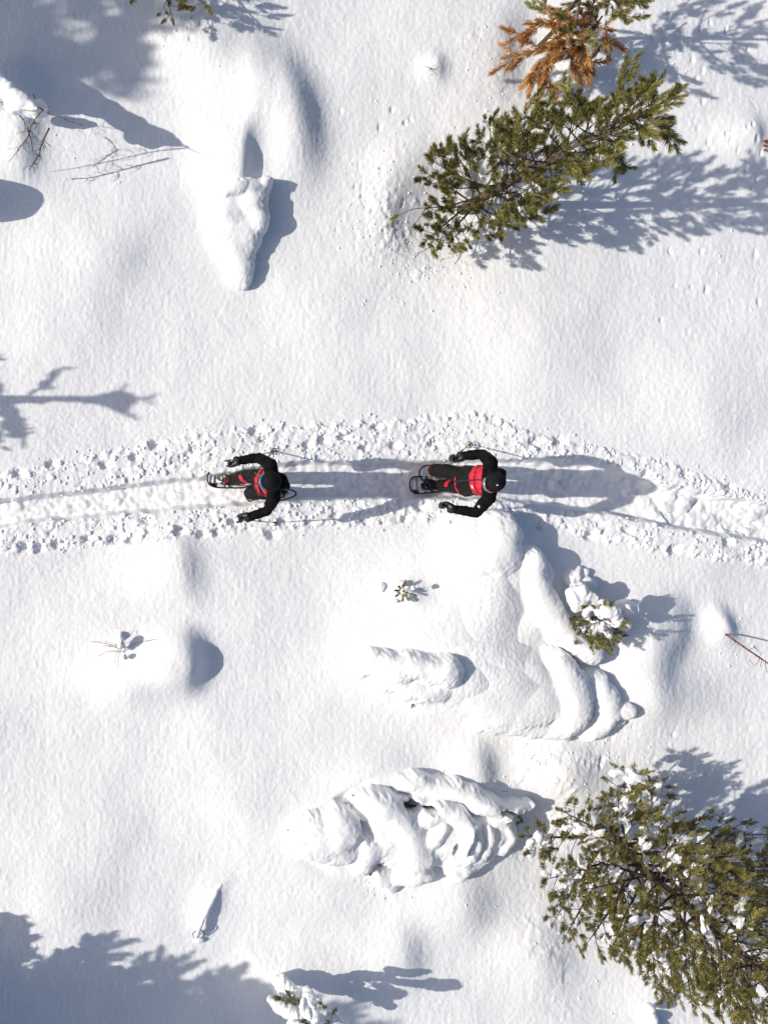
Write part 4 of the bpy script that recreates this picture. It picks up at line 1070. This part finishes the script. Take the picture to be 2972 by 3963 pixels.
        for j in range(nz_):
            for k in range(na):
                a = j * (na + 1) + k; Fq.append((a, a + 1, a + na + 2, a + na + 1)); Fq.append((N + a, N + a + na + 1, N + a + na + 2, N + a + 1))
        for k in range(na):
            Fq.append((k, N + k, N + k + 1, k + 1)); b = nz_ * (na + 1) + k; Fq.append((b, b + 1, N + b + 1, N + b))
        for j in range(nz_):
            a = j * (na + 1); Fq.append((a, a + na + 1, N + a + na + 1, N + a)); b = a + na; Fq.append((b, N + b, N + b + na + 1, b + na + 1))
        me = D.meshes.new(name); me.from_pydata(V, [], Fq); me.update(); me.polygons.foreach_set('use_smooth', np.full(len(me.polygons), True))
        return link(name, me, m, parent)
    go = spec['goggle']
    gf = band('goggles', go['z'] - .038, go['z'] + .040, .128, -1.0, 1.0, go['frame'], .018, zt=.004)
    band('lens', go['z'] - .029, go['z'] + .031, .1315, -.92, .92, go['lens'], .004, parent=gf, zt=.004)
    band('strap', go['z'] - .018 + .012, go['z'] + .018 + .012, .121, 1.0, 2 * math.pi - 1.0, go['strap'], .005, dx=-.006, zt=.012)
    # mouth
    me = ellipsoids_mesh('lips', [(hp(.0945, 0, -.060), (.006, .022, .005), Rn), (hp(.093, 0, -.068), (.006, .019, .005), Rn)]); link('lips', me, lips, root)
    # badges
    for pos, nrm, r in spec['badges']:
        V = []; n = 14; nrm = Vector(nrm).normalized(); a = nrm.orthogonal().normalized(); b = nrm.cross(a); p = Vector(pos) - org
        # seat the badge on the garment
        co = get_co(jm); no_ = get_no(jm)
        dd = np.linalg.norm(co - np.array(p), axis=1); i = int(dd.argmin())
        if dd[i] < .12 and pos[2] < head.z - .05:
            p = Vector(co[i]); nrm = Vector(no_[i]); a = nrm.orthogonal().normalized(); b = nrm.cross(a)
        for h_, rr in ((0, r), (.006, r), (.009, r * .7)):
            for k in range(n): V.append(tuple(p + nrm * h_ + (a * math.cos(6.2832 * k / n) + b * math.sin(6.2832 * k / n)) * rr))
        V.append(tuple(p + nrm * .009))
        Fq = [(i * n + k, i * n + (k + 1) % n, (i + 1) * n + (k + 1) % n, (i + 1) * n + k) for i in range(2) for k in range(n)] + [(2 * n + k, 2 * n + (k + 1) % n, 3 * n) for k in range(n)]
        me = D.meshes.new('badge'); me.from_pydata(V, [], Fq); me.update(); link('badge', me, badge, root)
    # gloves, fingers closed round the pole grips
    for s in 'rl':
        g = (spec['pole' + s][1] - q['ha' + s] - org).normalized() * -1       # up along the pole
        hand = q['ha' + s]; fa = (hand - q['wr' + s]).normalized()
        k_ = (fa - g * fa.dot(g)).normalized()                                 # forearm direction across the pole
        sd = g.cross(k_) * (1 if s == 'r' else -1)
        def gp(u, v, t): return tuple(hand + k_ * u + sd * v + g * t)          # u forward, v palm side, t along grip
        E = chain([(tuple(q['wr' + s]), .050), (gp(-.10, .020, -.005), (.046, .044, .046)), (gp(-.045, .034, 0), (.036, .034, .044)), (gp(-.005, .040, .012), (.024, .022, .032)), (gp(-.005, .040, -.016), (.024, .022, .030))])
        for i, (t, L) in enumerate(((.036, .95), (.013, 1.05), (-.010, 1.0), (-.032, .82))):
            E += chain([(gp(-.005, .038, t), .0125), (gp(.032 * L, .026, t), .0125), (gp(.040 * L, -.006, t), .0118), (gp(.018 * L, -.028, t - .002), .0112), (gp(-.008, -.028, t - .003), .0105)], .7)
        E += chain([(gp(-.045, .026, .030), .016), (gp(-.030, -.006, .046), .0145), (gp(-.004, -.030, .050), .0135), (gp(.022, -.034, .046), .012)], .7)
        gm = blob('glove', E, .0052, 2, .5, [(.03, .0015)]); link('glove', gm, glovem, root)
        cf = Tubes().add([q['wr' + s] - fa * .03, q['wr' + s] + fa * .02, q['wr' + s] + fa * .03], [.055, .056, .045], 14).mesh('cuff'); link('cuff', cf, strapm, root)
        # the pole
        tip = Vector(spec['pole' + s][1]); plabel, pm = spec['pole' + s][0], spec['pole' + s][2]
        pr = empty('trekking_pole', plabel, 'trekking pole', tip, 'trekking poles')
        hw = hand + org - tip; u = hw.normalized()
        a = u.orthogonal().normalized(); b = u.cross(a)
        L0 = hw.length
        link('shaft', Tubes().add([-u * .02, u * (L0 * .5), u * (L0 - .06)], [.0065, .0075, .009], 8).mesh('shaft'), pm, pr)
        link('lock', Tubes().add([u * (L0 * .45), u * (L0 * .45 + .045)], [.012, .012], 8).mesh('lock'), strapm, pr)
        link('grip', Tubes().add([u * (L0 - .11), u * (L0 - .06), u * (L0 - .02), u * (L0 + .03), u * (L0 + .055)], [.014, .0165, .0155, .017, .019], 12).mesh('grip'), strapm, pr)
        link('grip_cap', Tubes().add([u * (L0 + .055), u * (L0 + .066), u * (L0 + .085), u * (L0 + .094)], [.021, .026, .024, .010], 12).mesh('grip_cap'), white if spec['capw'] else strapm, pr)
        ring = [(a * math.cos(t) + b * math.sin(t)) * .040 + u * .05 for t in np.linspace(0, 2 * math.pi, 17)]
        Tb = Tubes().add(ring, .0042, 5)
        for t in np.linspace(0, 2 * math.pi, 7)[:-1]: Tb.add([u * .055, (a * math.cos(t) + b * math.sin(t)) * .040 + u * .05], .004, 4)
        Tb.add([u * .04, u * .075], [.012, .010], 8)
        link('basket', Tb.mesh('basket'), strapm, pr)
        sp = [u * (L0 + .05), u * (L0 + .03) - Vector(k_) * .05, u * (L0 - .02) - Vector(k_) * .085, u * (L0 - .04) - Vector(k_) * .05 + Vector(sd) * .03]
        link('strap', Tubes().add(curve_pts(sp, 4), .005, 4).mesh('strap'), strapm, pr)
    return root, hp

def snowshoe(label, loc, yaw, pitch, roll, m):
    root = empty('snowshoe', label, 'snowshoe', loc, 'snowshoes on the trail')
    root.rotation_euler = (Matrix.Rotation(yaw, 4, 'Z') @ Matrix.Rotation(pitch, 4, 'Y') @ Matrix.Rotation(roll, 4, 'X')).to_euler()
    half = [(-.33, .012), (-.31, .030), (-.25, .055), (-.15, .080), (0, .100), (.12, .110), (.20, .108), (.255, .088), (.285, .055), (.297, .018)]
    def zc(x): return .10 * max(0, (x - .12) / .18) ** 2
    ring = [(x, y, zc(x)) for x, y in half] + [(x, -y, zc(x)) for x, y in reversed(half)]
    ring.append(ring[0])
    link('frame', Tubes().add(curve_pts(ring, 3), .0105, 7).mesh('frame'), framem, root)
    # deck: a thin sheet from the tail to the toe hole, with the toe opening left free
    xs = np.linspace(-.30, .26, 19); V = []; Fq = []
    for side in (0, 1):
        for x in xs:
            y = np.interp(x, [h[0] for h in half], [h[1] for h in half])
            for t in (-1, -.6, -.45, .45, .6, 1): V.append((x, y * t, zc(x) + .002 - .004 * side))
    n = len(xs) * 6
    for i in range(len(xs) - 1):
        for j in range(5):
            if j == 2 and .05 < xs[i] < .16: continue
            if j in (1, 2, 3) and xs[i] > .19 and i % 2 == 0: continue
            a = i * 6 + j; Fq += [(a, a + 6, a + 7, a + 1), (n + a, n + a + 1, n + a + 7, n + a + 6)]
    me = D.meshes.new('deck'); me.from_pydata(V, [], Fq); me.update(); link('deck', me, m, root)
    T = Tubes().add([(.05, -.098, .004), (.05, 0, .008), (.05, .098, .004)], .007, 6).add([(.17, -.10, .01), (.17, .10, .01)], .006, 6)
    link('crossbar', T.mesh('crossbar'), alu, root)
    T = Tubes()
    for x, h in ((.10, .075), (.03, .085), (-.02, .08)): T.add(curve_pts([(x, -.062, .0), (x - .005, -.055, h * .7), (x - .01, 0, h), (x - .005, .055, h * .7), (x, .062, .0)], 4), .007, 5)
    T.add(curve_pts([(-.02, -.055, .03), (-.17, -.05, .05), (-.205, 0, .055), (-.17, .05, .05), (-.02, .055, .03)], 4), .007, 5)
    link('binding_strap', T.mesh('binding_strap'), strapm, root)
    V = [(-.10, -.032, .005), (-.10, .032, .005), (.06, .034, .005), (.06, -.034, .005)]; V += [(x, y, .014) for x, y, z in V]
    me = D.meshes.new('binding_plate'); me.from_pydata(V, [], [(0, 1, 2, 3), (4, 7, 6, 5), (0, 4, 5, 1), (1, 5, 6, 2), (2, 6, 7, 3), (3, 7, 4, 0)]); link('binding_plate', me, red, root)
    T = Tubes()
    for x in (.10, .05, -.14):
        for y in (-.045, -.015, .015, .045): T.add([(x, y, .0), (x + .008, y, -.03)], [.009, .001], 4)
    link('crampon', T.mesh('crampon'), alu, root)
    return root

FL = -.135
PI = math.pi
# the first walker, left
J1 = dict(pelvis=J(1030, 1870, .80), chest=J(1040, 1866, 1.14), shr=J(1048, 1800, 1.31), shl=J(1060, 1928, 1.29), elr=J(1004, 1771, 1.08), wrr=J(915, 1783, 1.00), har=J(888, 1790, .99),
          ell=J(1034, 1976, 1.06), wrl=J(958, 2003, .97), hal=J(928, 2010, .965))
J1['pelvis'] = Vector((XN + 2.19, .35, .80)); J1['chest'] = Vector((XN + 2.13, .35, 1.12))
J1['hipr'] = Vector((XN + 2.18, .44, .78)); J1['hipl'] = Vector((XN + 2.20, .26, .78))
J1['knr'] = Vector((XN + 2.00, .445, .42)); J1['anr'] = Vector((XN + 1.90, .43, FL + .10))
J1['knl'] = Vector((XN + 2.05, .235, .42)); J1['anl'] = Vector((XN + 2.42, .23, FL + .20))
p1, hp1 = person('walker in black and red jacket with blue goggles band, left of the two, stepping left', J(1044, 1863, 1.47), PI + .04, -.10, J1,
    dict(seed=3, w=.92, hood=.17, hoody=-.06, zip=-.02, bands=[(1.24, 1.30, None), (1.12, 1.17, None), (.755, .785, None)], knees=[('r', .02, -1)], footr=(PI - .1, -.10), footl=(PI, .62), boot=bootw,
         goggle=dict(z=.022, frame=blueband, lens=lensb, strap=strapm), badges=[(J(1036, 1953, 1.17), (.2, -.5, .8), .016)], capw=True,
         poler=('trekking pole in the right hand of the left walker, basket in the upper churned snow', W(1066, 1744, .02), dpole), polel=('grey trekking pole in the left hand of the left walker', W(1070, 2022, .02), alu)))
# a lock of hair and the collar tab
hb = Vector(hp1(.04, -.07, -.09))
link('hair', Tubes().add(curve_pts([hb, hb + Vector((-.05, .01, -.06)), hb + Vector((-.085, .045, -.12))], 5), [.016, .014, .006], 6).mesh('hair'), hairm, p1)
sn1 = snowshoe('snowshoe under the forward foot of the left walker, snow on its tip', Vector((XN + 1.855, .412, FL + .075)), PI - .12, -.06, .05, deckm)
sn2 = snowshoe('snowshoe under the trailing foot of the left walker, tail lifted', Vector((XN + 2.39, .23, FL + .10)), PI + .02, .42, 0, deckm)
# the second walker, right
J2 = dict(shr=J(1899, 1788, 1.34), shl=J(1893, 1925, 1.34), elr=J(1866, 1757, 1.08), wrr=J(1782, 1764, .98), har=J(1754, 1770, .965), ell=J(1842, 1984, 1.07), wrl=J(1745, 1968, .98), hal=J(1716, 1957, .965))
J2['pelvis'] = Vector((XN + 4.60, .375, .82)); J2['chest'] = Vector((XN + 4.615, .37, 1.16))
J2['hipr'] = Vector((XN + 4.58, .47, .80)); J2['hipl'] = Vector((XN + 4.60, .29, .80))
J2['knr'] = Vector((XN + 4.33, .52, .46)); J2['anr'] = Vector((XN + 4.68, .50, FL + .20))
J2['knl'] = Vector((XN + 4.55, .325, .40)); J2['anl'] = Vector((XN + 4.55, .345, FL + .10))
p2, hp2 = person('walker with two red chest bands and clear goggles, right of the two, knee raised', J(1912, 1867, 1.50), PI + .42, .02, J2,
    dict(seed=9, w=1.0, hood=.16, hoody=.02, bands=[(1.255, 1.335, None), (1.150, 1.235, None), (.765, .795, None)], knees=[('r', -.06, 1), ('r', -.06, -1), ('l', .06, 1)], footr=(PI, .62), footl=(PI, 0), boot=bootd,
         goggle=dict(z=.012, frame=framem, lens=lensg, strap=strapm), badges=[(J(1860, 1957, 1.24), (.1, -.5, .8), .018), (J(1820, 1891, 1.20), (-.8, -.2, .5), .022)], capw=False,
         poler=('green shafted trekking pole in the right hand of the right walker', W(1818, 1718, .02), gpole), polel=('trekking pole in the left hand of the right walker, hidden under the arm', W(1834, 1986, .02), dpole)))
# small white emblem on the front of the cap
V = [Vector((.035 + .008 * math.cos(t) * (1 + .3 * math.cos(3 * t)), .020 + .008 * math.sin(t) * (1 + .3 * math.cos(3 * t)), .150)) for t in np.linspace(0, 2 * PI, 15)[:-1]]
me = D.meshes.new('cap_emblem'); top = [hp2(*v) for v in V]; bot = [hp2(v.x, v.y, v.z - .02) for v in V]; n = len(V)
me.from_pydata(top + bot, [], [tuple(range(n))] + [(i, i + n, (i + 1) % n + n, (i + 1) % n) for i in range(n)]); link('cap_emblem', me, white, p2)
sn3 = snowshoe('snowshoe under the planted foot of the right walker, snow dusted black deck', Vector((XN + 4.48, .352, FL + .02)), PI, -.02, 0, deckm)
sn4 = snowshoe('snowshoe under the trailing foot of the right walker, hidden below the knee', Vector((XN + 4.64, .50, FL + .10)), PI, .42, 0, deckm)
